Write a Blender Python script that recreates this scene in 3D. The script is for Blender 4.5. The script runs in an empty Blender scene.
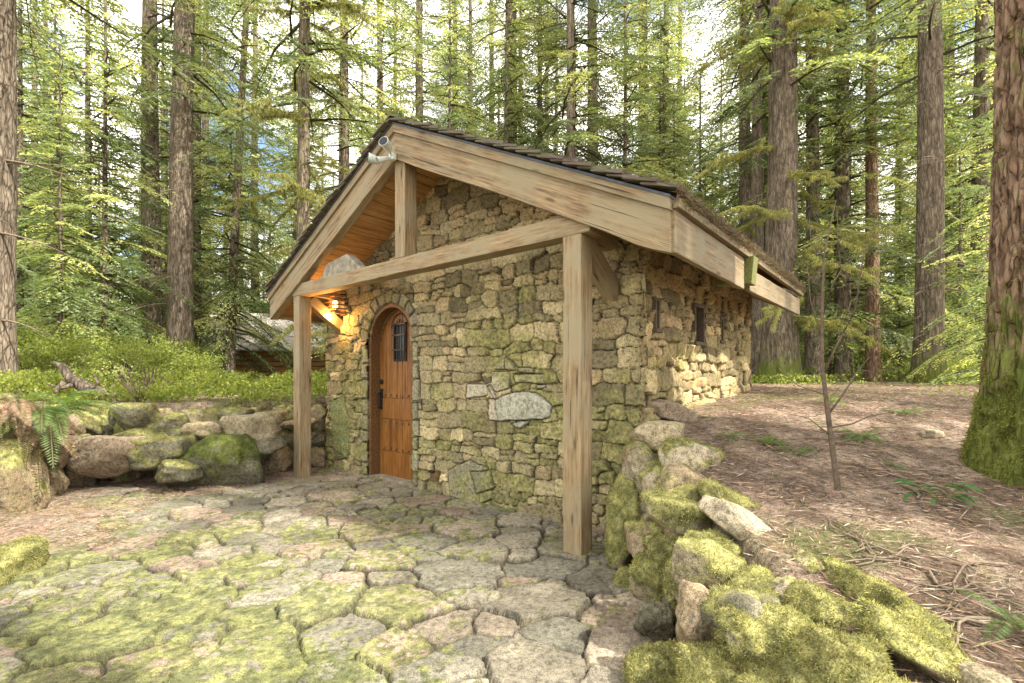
import bpy, bmesh, math, random
import numpy as np
from mathutils import Vector, Matrix, Euler
R = math.radians
rnd = random.Random(7)
rng = np.random.default_rng(7)
S = bpy.context.scene
col = S.collection

# ------------------------------------------------------------------ camera
F, HZ, CH = 482.0, 376.0, 1.4            # focal length and horizon in pixels, eye height
cd = bpy.data.cameras.new('camera'); cam = bpy.data.objects.new('camera', cd); col.objects.link(cam)
cam.location = (0, 0, CH); cam.rotation_euler = (R(90), 0, 0)
cd.sensor_width = 36; cd.lens = F / 1024 * 36; cd.shift_y = (HZ - 341.5) / 1024
cd.clip_start = 0.05; cd.clip_end = 2000
S.camera = cam
# ------------------------------------------------------------------ light
SUN_DIR = Vector((0.80, -0.42, 1.05)).normalized()      # towards the sun
sun_el = math.asin(SUN_DIR.z); sun_az = math.atan2(SUN_DIR.x, SUN_DIR.y)
w = bpy.data.worlds.new('World'); S.world = w; w.use_nodes = True
nt = w.node_tree; nt.nodes.clear()
out = nt.nodes.new('ShaderNodeOutputWorld'); bg = nt.nodes.new('ShaderNodeBackground')
sky = nt.nodes.new('ShaderNodeTexSky'); sky.sky_type = 'NISHITA'; sky.sun_disc = False
sky.sun_elevation = sun_el; sky.sun_rotation = sun_az; sky.air_density = 1.0; sky.dust_density = 1.5
tc = nt.nodes.new('ShaderNodeTexCoord'); nz = nt.nodes.new('ShaderNodeTexNoise')
nz.inputs['Scale'].default_value = 4.5; nz.inputs['Detail'].default_value = 6
nt.links.new(tc.outputs['Generated'], nz.inputs['Vector'])
rp = nt.nodes.new('ShaderNodeValToRGB'); rp.color_ramp.elements[0].position = 0.36; rp.color_ramp.elements[1].position = 0.52
nt.links.new(nz.outputs['Fac'], rp.inputs['Fac'])
mx = nt.nodes.new('ShaderNodeMix'); mx.data_type = 'RGBA'
nt.links.new(rp.outputs['Color'], mx.inputs[0]); nt.links.new(sky.outputs['Color'], mx.inputs[6])
mx.inputs[7].default_value = (12.0, 11.4, 10.4, 1)
nt.links.new(mx.outputs[2], bg.inputs['Color']); bg.inputs['Strength'].default_value = 0.15
nt.links.new(bg.outputs[0], out.inputs[0])
sl = bpy.data.lights.new('sun', 'SUN'); so = bpy.data.objects.new('sun', sl); col.objects.link(so)
sl.energy = 5.0; sl.angle = R(0.6); sl.color = (1.0, 0.93, 0.80)
so.rotation_euler = SUN_DIR.to_track_quat('Z', 'Y').to_euler()
S.view_settings.view_transform = 'Standard'; S.view_settings.look = 'None'
S.view_settings.gamma = 1; S.view_settings.use_curve_mapping = False
S.view_settings.exposure = 1.4
S.render.engine = 'CYCLES'
S.cycles.max_bounces = 6; S.cycles.diffuse_bounces = 3; S.cycles.transmission_bounces = 4; S.cycles.transparent_max_bounces = 4

# ------------------------------------------------------------------ noise
def _h(ix, iy, iz, seed):
    n = (ix.astype(np.int64) * 374761393 + iy.astype(np.int64) * 668265263 + iz.astype(np.int64) * 2147483647 + seed * 1274126177) & 0xffffffff
    n = ((n ^ (n >> 13)) * 1274126177) & 0xffffffff
    n = n ^ (n >> 16)
    return (n & 0xffffff) / float(0xffffff)
def noise(p, scale=1.0, seed=0):
    p = np.asarray(p, float) * scale
    if p.shape[-1] == 2: p = np.concatenate([p, np.zeros(p.shape[:-1] + (1,))], -1)
    i = np.floor(p); f = p - i; f = f * f * (3 - 2 * f); i = i.astype(np.int64)
    x, y, z = i[..., 0], i[..., 1], i[..., 2]; r = 0
    for dx in (0, 1):
        for dy in (0, 1):
            for dz in (0, 1):
                wgt = (f[..., 0] if dx else 1 - f[..., 0]) * (f[..., 1] if dy else 1 - f[..., 1]) * (f[..., 2] if dz else 1 - f[..., 2])
                r = r + wgt * _h(x + dx, y + dy, z + dz, seed)
    return r * 2 - 1
def fbm(p, scale=1.0, seed=0, octv=4):
    r = 0; a = 1.0; t = 0
    for k in range(octv):
        r = r + a * noise(p, scale * 2 ** k, seed + k * 17); t += a; a *= 0.5
    return r / t
def sstep(a, b, x):
    t = np.clip((x - a) / (b - a), 0, 1); return t * t * (3 - 2 * t)

# ------------------------------------------------------------------ mesh helpers
def tag(o, label=None, cat=None, group=None, kind=None):
    if label: o['label'] = label
    if cat: o['category'] = cat
    if group: o['group'] = group
    if kind: o['kind'] = kind
    return o
def link(name, me, mat=None, parent=None):
    o = bpy.data.objects.new(name, me); col.objects.link(o)
    if mat and me and not me.materials: me.materials.append(mat)
    if parent: o.parent = parent
    return o
def empty(name, loc=(0, 0, 0), rz=0):
    o = bpy.data.objects.new(name, None); col.objects.link(o)
    o.location = loc; o.rotation_euler = (0, 0, rz); o.empty_display_size = 0.2
    return o
def npmesh(name, V, Fc, C=None, smooth=True):
    """V (n,3), Fc (m,3|4) index array, C (n,4) vertex colours"""
    me = bpy.data.meshes.new(name)
    V = np.asarray(V, np.float32); Fc = np.asarray(Fc, np.int32); k = Fc.shape[1]; m = len(Fc)
    me.vertices.add(len(V)); me.vertices.foreach_set('co', V.ravel())
    me.loops.add(m * k); me.loops.foreach_set('vertex_index', Fc.ravel())
    me.polygons.add(m); me.polygons.foreach_set('loop_start', np.arange(0, m * k, k, dtype=np.int32))
    me.polygons.foreach_set('use_smooth', np.full(m, smooth))
    me.update(calc_edges=True)
    if C is not None:
        C = np.asarray(C, np.float32)
        if C.shape[1] == 3: C = np.concatenate([C, np.ones((len(C), 1), np.float32)], 1)
        at = me.color_attributes.new('col', 'FLOAT_COLOR', 'POINT'); at.data.foreach_set('color', C.ravel())
    me.validate(); return me
class MB:
    def __init__(s): s.v = []; s.f = []
    def add(s, vs, fs):
        n = len(s.v); s.v += [tuple(v) for v in vs]; s.f += [tuple(i + n for i in f) for f in fs]
    def box(s, x0, x1, y0, y1, z0, z1, M=None):
        vs = [Vector((x, y, z)) for x in (x0, x1) for y in (y0, y1) for z in (z0, z1)]
        if M is not None: vs = [M @ v for v in vs]
        s.add(vs, [(0, 1, 3, 2), (4, 6, 7, 5), (0, 4, 5, 1), (2, 3, 7, 6), (0, 2, 6, 4), (1, 5, 7, 3)])
    def prism(s, pts, y0, y1):      # polygon in xz, extruded along y
        n = len(pts)
        s.add([(p[0], y0, p[1]) for p in pts] + [(p[0], y1, p[1]) for p in pts],
              [tuple(range(n))[::-1] if False else tuple(range(n)), tuple(range(2 * n - 1, n - 1, -1))] +
              [(i, i + n, (i + 1) % n + n, (i + 1) % n) for i in range(n)])
    def tube(s, pts, rad, n=8, cap=True):
        pts = [Vector(p) for p in pts]; rs = rad if hasattr(rad, '__len__') else [rad] * len(pts)
        base = len(s.v); up = Vector((0, 0, 1))
        for i, p in enumerate(pts):
            d = (pts[min(i + 1, len(pts) - 1)] - pts[max(i - 1, 0)]).normalized()
            a = d.cross(up if abs(d.z) < .95 else Vector((1, 0, 0))).normalized(); b = d.cross(a)
            for k in range(n):
                t = 2 * math.pi * k / n; s.v.append(tuple(p + (a * math.cos(t) + b * math.sin(t)) * rs[i]))
        for i in range(len(pts) - 1):
            for k in range(n):
                q = base + i * n; s.f.append((q + k, q + (k + 1) % n, q + n + (k + 1) % n, q + n + k))
        if cap:
            s.f.append(tuple(base + k for k in range(n))[::-1]); s.f.append(tuple(base + (len(pts) - 1) * n + k for k in range(n)))
    def mesh(s, name, smooth=False, bevel=0, seg=2):
        me = bpy.data.meshes.new(name); me.from_pydata(s.v, [], s.f); me.update()
        bm = bmesh.new(); bm.from_mesh(me)
        bmesh.ops.recalc_face_normals(bm, faces=bm.faces)
        if bevel: bmesh.ops.bevel(bm, geom=[e for e in bm.edges if len(e.link_faces) == 2 and e.calc_face_angle(0) > .5], offset=bevel, segments=seg, affect='EDGES', profile=.6)
        if smooth:
            for f in bm.faces: f.smooth = True
        bm.to_mesh(me); bm.free(); return me
    def build(s, name, mat, parent=None, smooth=False, bevel=0, seg=2):
        return link(name, s.mesh(name, smooth, bevel, seg), mat, parent)

# ------------------------------------------------------------------ materials
def newmat(name):
    m = bpy.data.materials.new(name); m.use_nodes = True; t = m.node_tree
    b = t.nodes['Principled BSDF']; b.inputs['Roughness'].default_value = .85
    b.inputs['Specular IOR Level'].default_value = .3
    return m, t, b
def N(t, typ, **kw):
    n = t.nodes.new(typ)
    for k, v in kw.items():
        if k in n.inputs: n.inputs[k].default_value = v
        else: setattr(n, k, v)
    return n
def mixc(t, fac, a, b, mode='MIX'):
    m = t.nodes.new('ShaderNodeMix'); m.data_type = 'RGBA'; m.blend_type = mode
    for s_, v in ((0, fac), (6, a), (7, b)):
        if hasattr(v, 'links'): t.links.new(v, m.inputs[s_])
        elif s_ == 0: m.inputs[0].default_value = v
        else: m.inputs[s_].default_value = (*v, 1)
    return m.outputs[2]
def ramp(t, src, els):
    r = t.nodes.new('ShaderNodeValToRGB'); e = r.color_ramp.elements
    while len(e) < len(els): e.new(.5)
    for q, (p, c) in zip(e, els): q.position = p; q.color = (*c, 1) if hasattr(c, '__len__') else (c, c, c, 1)
    t.links.new(src, r.inputs[0]); return r.outputs[0]
def vecmap(t, scale, coord='Object'):
    c = t.nodes.new('ShaderNodeTexCoord'); m = t.nodes.new('ShaderNodeMapping'); m.inputs['Scale'].default_value = scale
    t.links.new(c.outputs[coord], m.inputs[0]); return m.outputs[0]
def bump(t, b, h, strength=.5, dist=.01):
    n = t.nodes.new('ShaderNodeBump'); n.inputs['Strength'].default_value = strength; n.inputs['Distance'].default_value = dist
    t.links.new(h, n.inputs['Height']); t.links.new(n.outputs[0], b.inputs['Normal']); return n
def noise_tex(t, vec, scale, detail=6, rough=.6):
    n = N(t, 'ShaderNodeTexNoise', Scale=scale, Detail=detail, Roughness=rough); t.links.new(vec, n.inputs['Vector']); return n.outputs['Fac']

def mat_attr(name, s1=18, s2=90, con=.55, bs=.6, bd=.01, rough=.9, tl=0.0):
    """vertex colour (stone, moss, soil...) broken up by two noises"""
    m, t, b = newmat(name); b.inputs['Roughness'].default_value = rough
    a = N(t, 'ShaderNodeVertexColor', layer_name='col'); v = vecmap(t, (1, 1, 1))
    n1 = noise_tex(t, v, s1, 8, .7); n2 = noise_tex(t, v, s2, 5, .7)
    f1 = ramp(t, n1, [(.34, 1 - con), (.5, 1.0), (.66, 1 + con * .6)])
    f2 = ramp(t, n2, [(.38, 1 - con * .9), (.5, 1.0), (.62, 1 + con * .5)])
    c = mixc(t, 1, a.outputs[0], f1, 'MULTIPLY'); c = mixc(t, 1, c, f2, 'MULTIPLY')
    t.links.new(c, b.inputs['Base Color'])
    mth = N(t, 'ShaderNodeMath', operation='ADD'); t.links.new(n1, mth.inputs[0]); t.links.new(n2, mth.inputs[1])
    bump(t, b, mth.outputs[0], bs, bd); return m
M = {}
M['stone'] = mat_attr('stone', 30, 150, .62, .8, .007)
M['soil'] = mat_attr('soil', 22, 120, .75, 1.0, .03)
M['rock'] = mat_attr('rock', 28, 140, .66, .8, .009)
def mat_leaf(name, trans=.45, var=.25, gloss=.4):
    m, t, b = newmat(name); b.inputs['Roughness'].default_value = .55; b.inputs['Specular IOR Level'].default_value = gloss
    a = N(t, 'ShaderNodeVertexColor', layer_name='col'); oi = N(t, 'ShaderNodeObjectInfo')
    h = N(t, 'ShaderNodeHueSaturation'); mr = N(t, 'ShaderNodeMapRange'); mr.inputs['To Min'].default_value = 1 - var; mr.inputs['To Max'].default_value = 1 + var
    t.links.new(oi.outputs['Random'], mr.inputs[0]); t.links.new(mr.outputs[0], h.inputs['Value']); t.links.new(a.outputs[0], h.inputs['Color'])
    t.links.new(h.outputs[0], b.inputs['Base Color'])
    tr = N(t, 'ShaderNodeBsdfTranslucent'); c2 = mixc(t, 1, h.outputs[0], (1.5, 1.45, .8), 'MULTIPLY'); t.links.new(c2, tr.inputs[0])
    ms = N(t, 'ShaderNodeMixShader'); ms.inputs[0].default_value = trans
    t.links.new(b.outputs[0], ms.inputs[1]); t.links.new(tr.outputs[0], ms.inputs[2])
    t.links.new(ms.outputs[0], t.nodes['Material Output'].inputs[0]); return m
M['needles'] = mat_leaf('needles', .5, .3); M['leaves'] = mat_leaf('leaves', .5, .1); M['moss'] = mat_leaf('moss', .35, .1, .1)
M['litter'] = mat_leaf('litter', .1, 0.0, .2)
def mat_wood(name, c0, c1, c2, grey=None, greyfac=.0, sc=1.0, rough=.7, vert=False):
    m, t, b = newmat(name); b.inputs['Roughness'].default_value = rough
    v = vecmap(t, (1.2 * sc, 22 * sc, 22 * sc)); n = noise_tex(t, v, 1.6, 8, .62)
    v2 = vecmap(t, (6 * sc, 120 * sc, 120 * sc)); n2 = noise_tex(t, v2, 1.0, 4, .6)
    v3 = vecmap(t, (2.2, 3, 3)); n3 = noise_tex(t, v3, 1.4, 5, .6)
    c = ramp(t, n, [(.28, c0), (.5, c1), (.72, c2)])
    c = mixc(t, 1, c, ramp(t, n2, [(.35, .62), (.55, 1.08)]), 'MULTIPLY')
    if grey: c = mixc(t, ramp(t, n3, [(.42, 0.0), (.62, greyfac)]), c, grey)
    v4 = vecmap(t, (1.1 * sc, 46 * sc, 46 * sc)); n4 = noise_tex(t, v4, 1.0, 3, .5)
    c = mixc(t, ramp(t, n4, [(.30, .8), (.36, 0.0)]), c, tuple(x * .25 for x in c0))
    # knots and stains
    vo = N(t, 'ShaderNodeTexVoronoi', Scale=1.0); t.links.new(vecmap(t, (1.6, 7, 7)), vo.inputs['Vector'])
    c = mixc(t, ramp(t, vo.outputs['Distance'], [(.05, .75), (.13, 0.0)]), c, tuple(x * .35 for x in c0))
    t.links.new(c, b.inputs['Base Color'])
    mth = N(t, 'ShaderNodeMath', operation='ADD'); t.links.new(n, mth.inputs[0]); t.links.new(n2, mth.inputs[1])
    bump(t, b, mth.outputs[0], .45, .006); return m
M['beam'] = mat_wood('weathered_beam', (.09, .06, .03), (.245, .17, .092), (.38, .28, .16), (.25, .21, .13), .9)
M['fascia'] = mat_wood('weathered_fascia', (.09, .06, .03), (.23, .16, .088), (.35, .26, .15), (.23, .195, .12), .95)
M['soffit'] = mat_wood('soffit_boards', (.22, .11, .04), (.38, .21, .08), (.48, .29, .13))
M['door'] = mat_wood('oiled_door_wood', (.10, .036, .009), (.21, .088, .02), (.30, .135, .034), rough=.4)
M['jamb'] = mat_wood('dark_jamb_wood', (.07, .035, .015), (.13, .065, .025), (.19, .10, .04), rough=.5)
M['shingle'] = mat_wood('cedar_shakes', (.05, .038, .03), (.11, .085, .065), (.18, .145, .11), (.09, .10, .045), .6)
M['pale_shingle'] = mat_wood('sunbleached_shakes', (.35, .31, .29), (.55, .49, .45), (.68, .62, .58))
M['log_wood'] = mat_wood('cabin_logs', (.17, .08, .03), (.32, .16, .06), (.42, .23, .1))
def mat_plain(name, c, rough=.5, metal=0.0, nscale=30, var=.25):
    m, t, b = newmat(name); b.inputs['Roughness'].default_value = rough; b.inputs['Metallic'].default_value = metal
    n = noise_tex(t, vecmap(t, (1, 1, 1)), nscale, 5)
    t.links.new(mixc(t, 1, c, ramp(t, n, [(.3, 1 - var), (.7, 1 + var)]), 'MULTIPLY'), b.inputs['Base Color'])
    bump(t, b, n, .15, .003); return m
M['iron'] = mat_plain('black_iron', (.035, .03, .028), .5, .6)
M['bronze'] = mat_plain('bronze_stud', (.28, .2, .13), .35, .8)
M['flash'] = mat_plain('dark_flashing', (.06, .07, .085), .5, .3)
M['lampmetal'] = mat_plain('pale_lamp_metal', (.5, .54, .5), .4, .1)
M['black'] = mat_plain('black_glass', (.02, .022, .025), .1, 0)
M['slab'] = mat_plain('pale_slab', (.22, .2, .155), .8, 0, 14, .5)
M['bulb'] = newmat('warm_bulb')[0]
bb = M['bulb'].node_tree.nodes['Principled BSDF']; bb.inputs['Emission Color'].default_value = (1, .55, .18, 1); bb.inputs['Emission Strength'].default_value = 12
def mat_bark(name, c0, c1, c2, sc=1.0, moss=0.0, bs=1.0, rdist=.03):
    m, t, b = newmat(name); b.inputs['Roughness'].default_value = .95; b.inputs['Specular IOR Level'].default_value = .1
    v = vecmap(t, (9 * sc, 9 * sc, 1.7 * sc)); n = noise_tex(t, v, 1.5, 9, .68)
    vo = N(t, 'ShaderNodeTexVoronoi', Scale=1.0); vo.feature = 'DISTANCE_TO_EDGE'
    nd = N(t, 'ShaderNodeTexNoise', Scale=2.0, Detail=3.0); t.links.new(v, nd.inputs['Vector'])
    vm = N(t, 'ShaderNodeVectorMath', operation='ADD'); t.links.new(vecmap(t, (17 * sc, 17 * sc, 3.6 * sc)), vm.inputs[0]); t.links.new(nd.outputs['Color'], vm.inputs[1])
    t.links.new(vm.outputs[0], vo.inputs['Vector'])
    cr = ramp(t, vo.outputs['Distance'], [(.0, .55), (.16, 1.0)])
    c = ramp(t, n, [(.3, c0), (.5, c1), (.7, c2)])
    c = mixc(t, 1, c, cr, 'MULTIPLY')
    a = N(t, 'ShaderNodeVertexColor', layer_name='col')     # red channel: moss amount
    sp = N(t, 'ShaderNodeSeparateColor'); t.links.new(a.outputs[0], sp.inputs[0])
    n5 = noise_tex(t, vecmap(t, (1, 1, .6)), 9, 8, .7)
    ad = N(t, 'ShaderNodeMath', operation='MULTIPLY_ADD'); t.links.new(sp.outputs[0], ad.inputs[0]); ad.inputs[1].default_value = .6; t.links.new(n5, ad.inputs[2])
    mf = ramp(t, ad.outputs[0], [(.66, 0.0), (.80, 1.0)])
    c = mixc(t, mf, c, ramp(t, n, [(.35, (.07, .085, .02)), (.65, (.19, .21, .055))]))
    t.links.new(c, b.inputs['Base Color'])
    mth = N(t, 'ShaderNodeMath', operation='ADD'); t.links.new(n, mth.inputs[0]); t.links.new(cr, mth.inputs[1])
    bump(t, b, mth.outputs[0], bs, rdist); return m
M['bark'] = mat_bark('grey_brown_bark', (.07, .055, .042), (.175, .14, .105), (.32, .265, .205), 1.0)
M['bark_red'] = mat_bark('red_brown_bark', (.12, .07, .045), (.25, .165, .11), (.38, .28, .2), 1.1, bs=1.0)
M['twig'] = mat_plain('grey_twig', (.16, .125, .09), .9, 0, 40, .35)
M['dark_twig'] = mat_plain('dark_sapling_bark', (.10, .075, .052), .9, 0, 40, .4)
M['mossbranch'] = mat_plain('mossy_branch', (.13, .135, .045), .95, 0, 50, .5)

# ------------------------------------------------------------------ cabin frame and terrain
D1 = np.array((-.767, .641)); D2 = np.array((.641, .767))      # leftwards along the front, backwards along the side
C0 = np.array((-1.175, 5.25)); CROT = math.atan2(-.641, .767)
def cab(x, y): p = C0 - x * D1 + y * D2; return float(p[0]), float(p[1])
POLY = np.array([(1.04, 4.45), (1.12, 4.05), (1.02, 3.3), (.92, 2.6), (.9, 2.0), (.92, 1.2), (1.1, .3), (1.3, -1), (1.3, -4), (-5, -4), (-4.6, 0), (-4.2, 2.5),
                 (-4.35, 3.6), (-4.95, 4.6), (-5.35, 5.4), (-5.6, 6.2), (-5.3, 6.6), (-4.3, 6.65), (-3.4, 7.1), (-2.95, 7.6), (-2.6, 7.75), (-1, 6.4), (.9, 4.75)])
def polydist(X, Y):
    """signed distance to the patio edge, negative inside"""
    sh = X.shape; X = X.ravel(); Y = Y.ravel(); d = np.full(X.shape, 1e9); ins = np.zeros(X.shape, bool)
    n = len(POLY)
    for i in range(n):
        x0, y0 = POLY[i]; x1, y1 = POLY[(i + 1) % n]; ex, ey = x1 - x0, y1 - y0
        t = np.clip(((X - x0) * ex + (Y - y0) * ey) / (ex * ex + ey * ey), 0, 1)
        d = np.minimum(d, np.hypot(X - x0 - t * ex, Y - y0 - t * ey))
        c = ((y0 > Y) != (y1 > Y)) & (X < (x1 - x0) * (Y - y0) / ((y1 - y0) if y1 != y0 else 1e-9) + x0); ins ^= c
    return np.where(ins, -d, d).reshape(sh)
def terrain(X, Y):
    X = np.asarray(X, float); Y = np.asarray(Y, float)
    zr = np.interp(Y, [-5, 0, 1.5, 2.5, 3.2, 4.4, 6, 8, 15, 40, 200], [.4, .46, .52, .62, .76, 1.02, 1.16, 1.22, 1.22, 1.1, 0])
    zr = zr - .10 * sstep(2.5, 7, X) * sstep(12, 4, Y)
    zl = np.interp(Y, [-5, 0, 3, 5, 6.5, 8, 15, 40, 200], [.3, .35, .55, .85, .98, 1.04, 1.12, 1.1, 0])
    z = zl + (zr - zl) * sstep(-2.6, -.6, X)
    P = np.stack([X, Y], -1); z = z + .035 * fbm(P, 1.6, 3) + .16 * fbm(P, .16, 9, 3) * sstep(9, 20, np.hypot(X, Y))
    d = polydist(X, Y); lft = sstep(-3.6, -4.3, X) * sstep(6.2, 5.4, Y); wd = .3 + .5 * lft
    s = sstep(-.05, 1, d / wd)
    s = s + (sstep(-.5, 1, d / wd) - s) * lft
    return -.09 + (z + .09) * s + .012 * fbm(P, 7, 5)
def tz(x, y): return float(terrain(np.array([x]), np.array([y]))[0])
def ground_at(u, v, y0=1.2, y1=60):
    ys = np.linspace(y0, y1, 1200); xs = (u - 512) / F * ys; zs = CH - (v - HZ) / F * ys
    t = terrain(xs, ys); k = np.argmax(zs < t) if (zs < t).any() else len(ys) - 1
    return float(xs[k]), float(ys[k]), float(t[k])

def grid_mesh(name, xs, ys, fz, fc):
    X, Y = np.meshgrid(xs, ys); Z = fz(X, Y); V = np.stack([X, Y, Z], -1).reshape(-1, 3)
    nx, ny = len(xs), len(ys); i = (np.arange(ny - 1)[:, None] * nx + np.arange(nx - 1)[None]).ravel()
    return npmesh(name, V, np.stack([i, i + 1, i + nx + 1, i + nx], 1), fc(X, Y, Z).reshape(-1, 3))
def axis(lo, a, b, hi, st, g=1.12):
    m = list(np.arange(a, b, st)); s = st; x = b
    while x < hi: m.append(x); s *= g; x += s
    s = st; x = a - st; l = []
    while x > lo: l.append(x); s *= g; x -= s
    return np.array(l[::-1] + m)
def mixv(a, b, t): return a + (b - a) * t[..., None]
def ground_col(X, Y, Z):
    P = np.stack([X, Y], -1); n = fbm(P, 1.3, 21); n2 = fbm(P, 5, 22); n3 = fbm(P, .5, 23)
    c = mixv(np.array((.16, .11, .078)), np.array((.42, .315, .24)), sstep(-.4, .5, n2 + .5 * n))
    c = mixv(c, np.array((.12, .14, .035)), sstep(.12, .42, n + .3 * n2) * .8)
    far = sstep(6.5, 9.5, Y) * np.clip(sstep(-2.2, -3.5, X) + sstep(9, 12, Y), 0, 1)
    c = mixv(c, np.array((.11, .16, .03)), np.clip(far * sstep(-.4, .3, n3 + .6 * n) * .9, 0, 1)); return c
me = grid_mesh('ground', axis(-170, -8, 8, 170, .055), axis(-60, .3, 10.5, 220, .055), terrain, ground_col)
tag(link('ground', me, M['soil']), kind='structure')

# ------------------------------------------------------------------ stone layouts
def cells(P, seeds, wh, pn=3.0, chunk=9000):
    """nearest and second nearest stone for points P; returns id, edge measure (m)"""
    idx = np.empty(len(P), int); e = np.empty(len(P))
    for s in range(0, len(P), chunk):
        q = P[s:s + chunk]; dx = np.abs(q[:, None, 0] - seeds[None, :, 0]) / wh[None, :, 0]; dz = np.abs(q[:, None, 1] - seeds[None, :, 1]) / wh[None, :, 1]
        d = (dx ** pn + dz ** pn) ** (1 / pn)
        part = np.argpartition(d, 1, axis=1)[:, :2]; r = np.arange(len(q)); dd = d[r[:, None], part]
        o = np.argsort(dd, 1); i1 = part[r, o[:, 0]]; d1 = dd[r, o[:, 0]]; d2 = dd[r, o[:, 1]]
        idx[s:s + chunk] = i1; e[s:s + chunk] = (d2 - d1) * .5 * np.minimum(wh[i1, 0], wh[i1, 1])
    return idx, e
def wall_seeds(x0, x1, z0, z1, rg, hmin=.085, hmax=.20):
    s = []; wh = []; z = z0
    while z < z1:
        h = rg.uniform(hmin, hmax); x = x0 - rg.uniform(0, .3)
        while x < x1 + .2:
            wd = rg.uniform(1.0, 2.6) * h * (1 + .5 * (rg.random() < .15))
            if rg.random() < .28 and h > .11:       # split into two thin stones
                s += [(x + wd / 2, z + h * .27), (x + wd / 2 + rg.uniform(-.03, .03), z + h * .77)]; wh += [(wd / 2, h * .27), (wd / 2, h * .23)]
            else:
                s.append((x + wd / 2, z + h / 2 + rg.uniform(-.02, .02))); wh.append((wd / 2, h / 2 * rg.uniform(.9, 1.25)))
            x += wd
        z += h
    return np.array(s), np.array(wh)
TONES = np.array([(.30, .265, .165), (.37, .33, .215), (.25, .225, .145), (.43, .375, .25), (.33, .30, .20), (.21, .19, .125), (.35, .29, .19)])
def inpoly(P, pts):
    ins = np.zeros(len(P), bool); n = len(pts)
    for i in range(n):
        (x0, y0), (x1, y1) = pts[i], pts[(i + 1) % n]
        ins ^= ((y0 > P[:, 1]) != (y1 > P[:, 1])) & (P[:, 0] < (x1 - x0) * (P[:, 1] - y0) / ((y1 - y0) or 1e-9) + x0)
    return ins
def pdist(P, pts):
    d = np.full(len(P), 1e9); n = len(pts)
    for i in range(n):
        a = np.array(pts[i]); b = np.array(pts[(i + 1) % n]); e = b - a
        t = np.clip(((P - a) @ e) / (e @ e), 0, 1); d = np.minimum(d, np.hypot(*(P - a - t[:, None] * e).T))
    return d
def stone_wall(name, x0, x1, z0, z1, step, seed, mapf, keep, moss_bias, parent, specials=(), warm=0.0, flip=False):
    rg = np.random.default_rng(seed)
    xs = np.arange(x0, x1 + step * .5, step); zs = np.arange(z0, z1 + step * .5, step)
    X, Z = np.meshgrid(xs, zs); P = np.stack([X.ravel(), Z.ravel()], 1)
    Q = P + np.stack([fbm(P, 3.2, seed + 1, 4), fbm(P, 3.2, seed + 2, 4)], 1) * np.array((.06, .055)) + np.stack([fbm(P, 14, seed + 5, 2), fbm(P, 14, seed + 6, 2)], 1) * .012
    sd, wh = wall_seeds(x0 - .1, x1 + .1, z0 - .1, z1 + .1, rg)
    idx, e = cells(Q, sd, wh, 3.5)
    ns = len(sd); tone = TONES[rg.integers(0, len(TONES), ns)] * rg.uniform(.7, 1.3, (ns, 1)) * np.array((.92, .87, .74)); off = rg.uniform(-.018, .026, ns)
    tx = rg.uniform(-.28, .28, ns); tzz = rg.uniform(-.28, .28, ns)
    rel = Q - sd[idx]
    c = tone[idx]; h = off[idx] + np.clip(tx[idx] * rel[:, 0] + tzz[idx] * rel[:, 1], -.02, .02)
    mossk = rg.uniform(-.25, .25, ns)[idx]
    for pts, tn, of in specials:
        Pw = P + np.stack([fbm(P, 9, seed + 31, 3), fbm(P, 9, seed + 32, 3)], 1) * .012
        m = inpoly(Pw, pts); d = pdist(Pw, pts); rim = (~m) & (d < .007)
        e = np.where(m, d, np.where(rim, 0, e)); c = np.where(m[:, None], np.array(tn), c); h = np.where(m, of + .0 * h, h)
        mossk = np.where(m, -1.2 if of > .02 else mossk, mossk)
    P3 = np.concatenate([P, np.full((len(P), 1), seed * 3.3)], 1)
    edge = sstep(.0005, .008, e); joint = sstep(.0006, .004, e)
    h = h * joint + (-.03) * (1 - edge) ** 1.5 + .012 * fbm(P3, 7, seed + 3, 3) * edge + .006 * fbm(P3, 34, seed + 4, 3)
    cn = fbm(P3, 5, seed + 7, 5); c = c * (1 + .3 * cn[:, None])
    mo = fbm(P3, 1.1, seed + 8, 5) + .35 * fbm(P3, 8, seed + 9, 3) + mossk + moss_bias(P[:, 0], P[:, 1])
    mf = sstep(.0, .45, mo) * .85
    green = mixv(np.array((.14, .14, .045)), np.array((.29, .275, .095)), sstep(-.3, .3, fbm(P3, 22, seed + 10, 3)))
    c = c + (green - c) * (mf * .85)[:, None]; h = h + .006 * mf
    if warm: c = c * np.array((1 + warm, 1, 1 - warm))
    c = c * 1.0; c = np.where((joint < .5)[:, None], np.array((.05, .045, .03)), c)
    V = mapf(P[:, 0], P[:, 1], h)
    nx, nzv = len(xs), len(zs); i = (np.arange(nzv - 1)[:, None] * nx + np.arange(nx - 1)[None]).ravel()
    cx = P[i, 0] + step / 2; cz = P[i, 1] + step / 2; k = keep(cx, cz); i = i[k]
    Fc = np.stack([i, i + 1, i + nx + 1, i + nx], 1)
    if flip: Fc = Fc[:, ::-1]
    return link(name, npmesh(name, V, Fc, np.clip(c, .01, 1)), M['stone'], parent)

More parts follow.
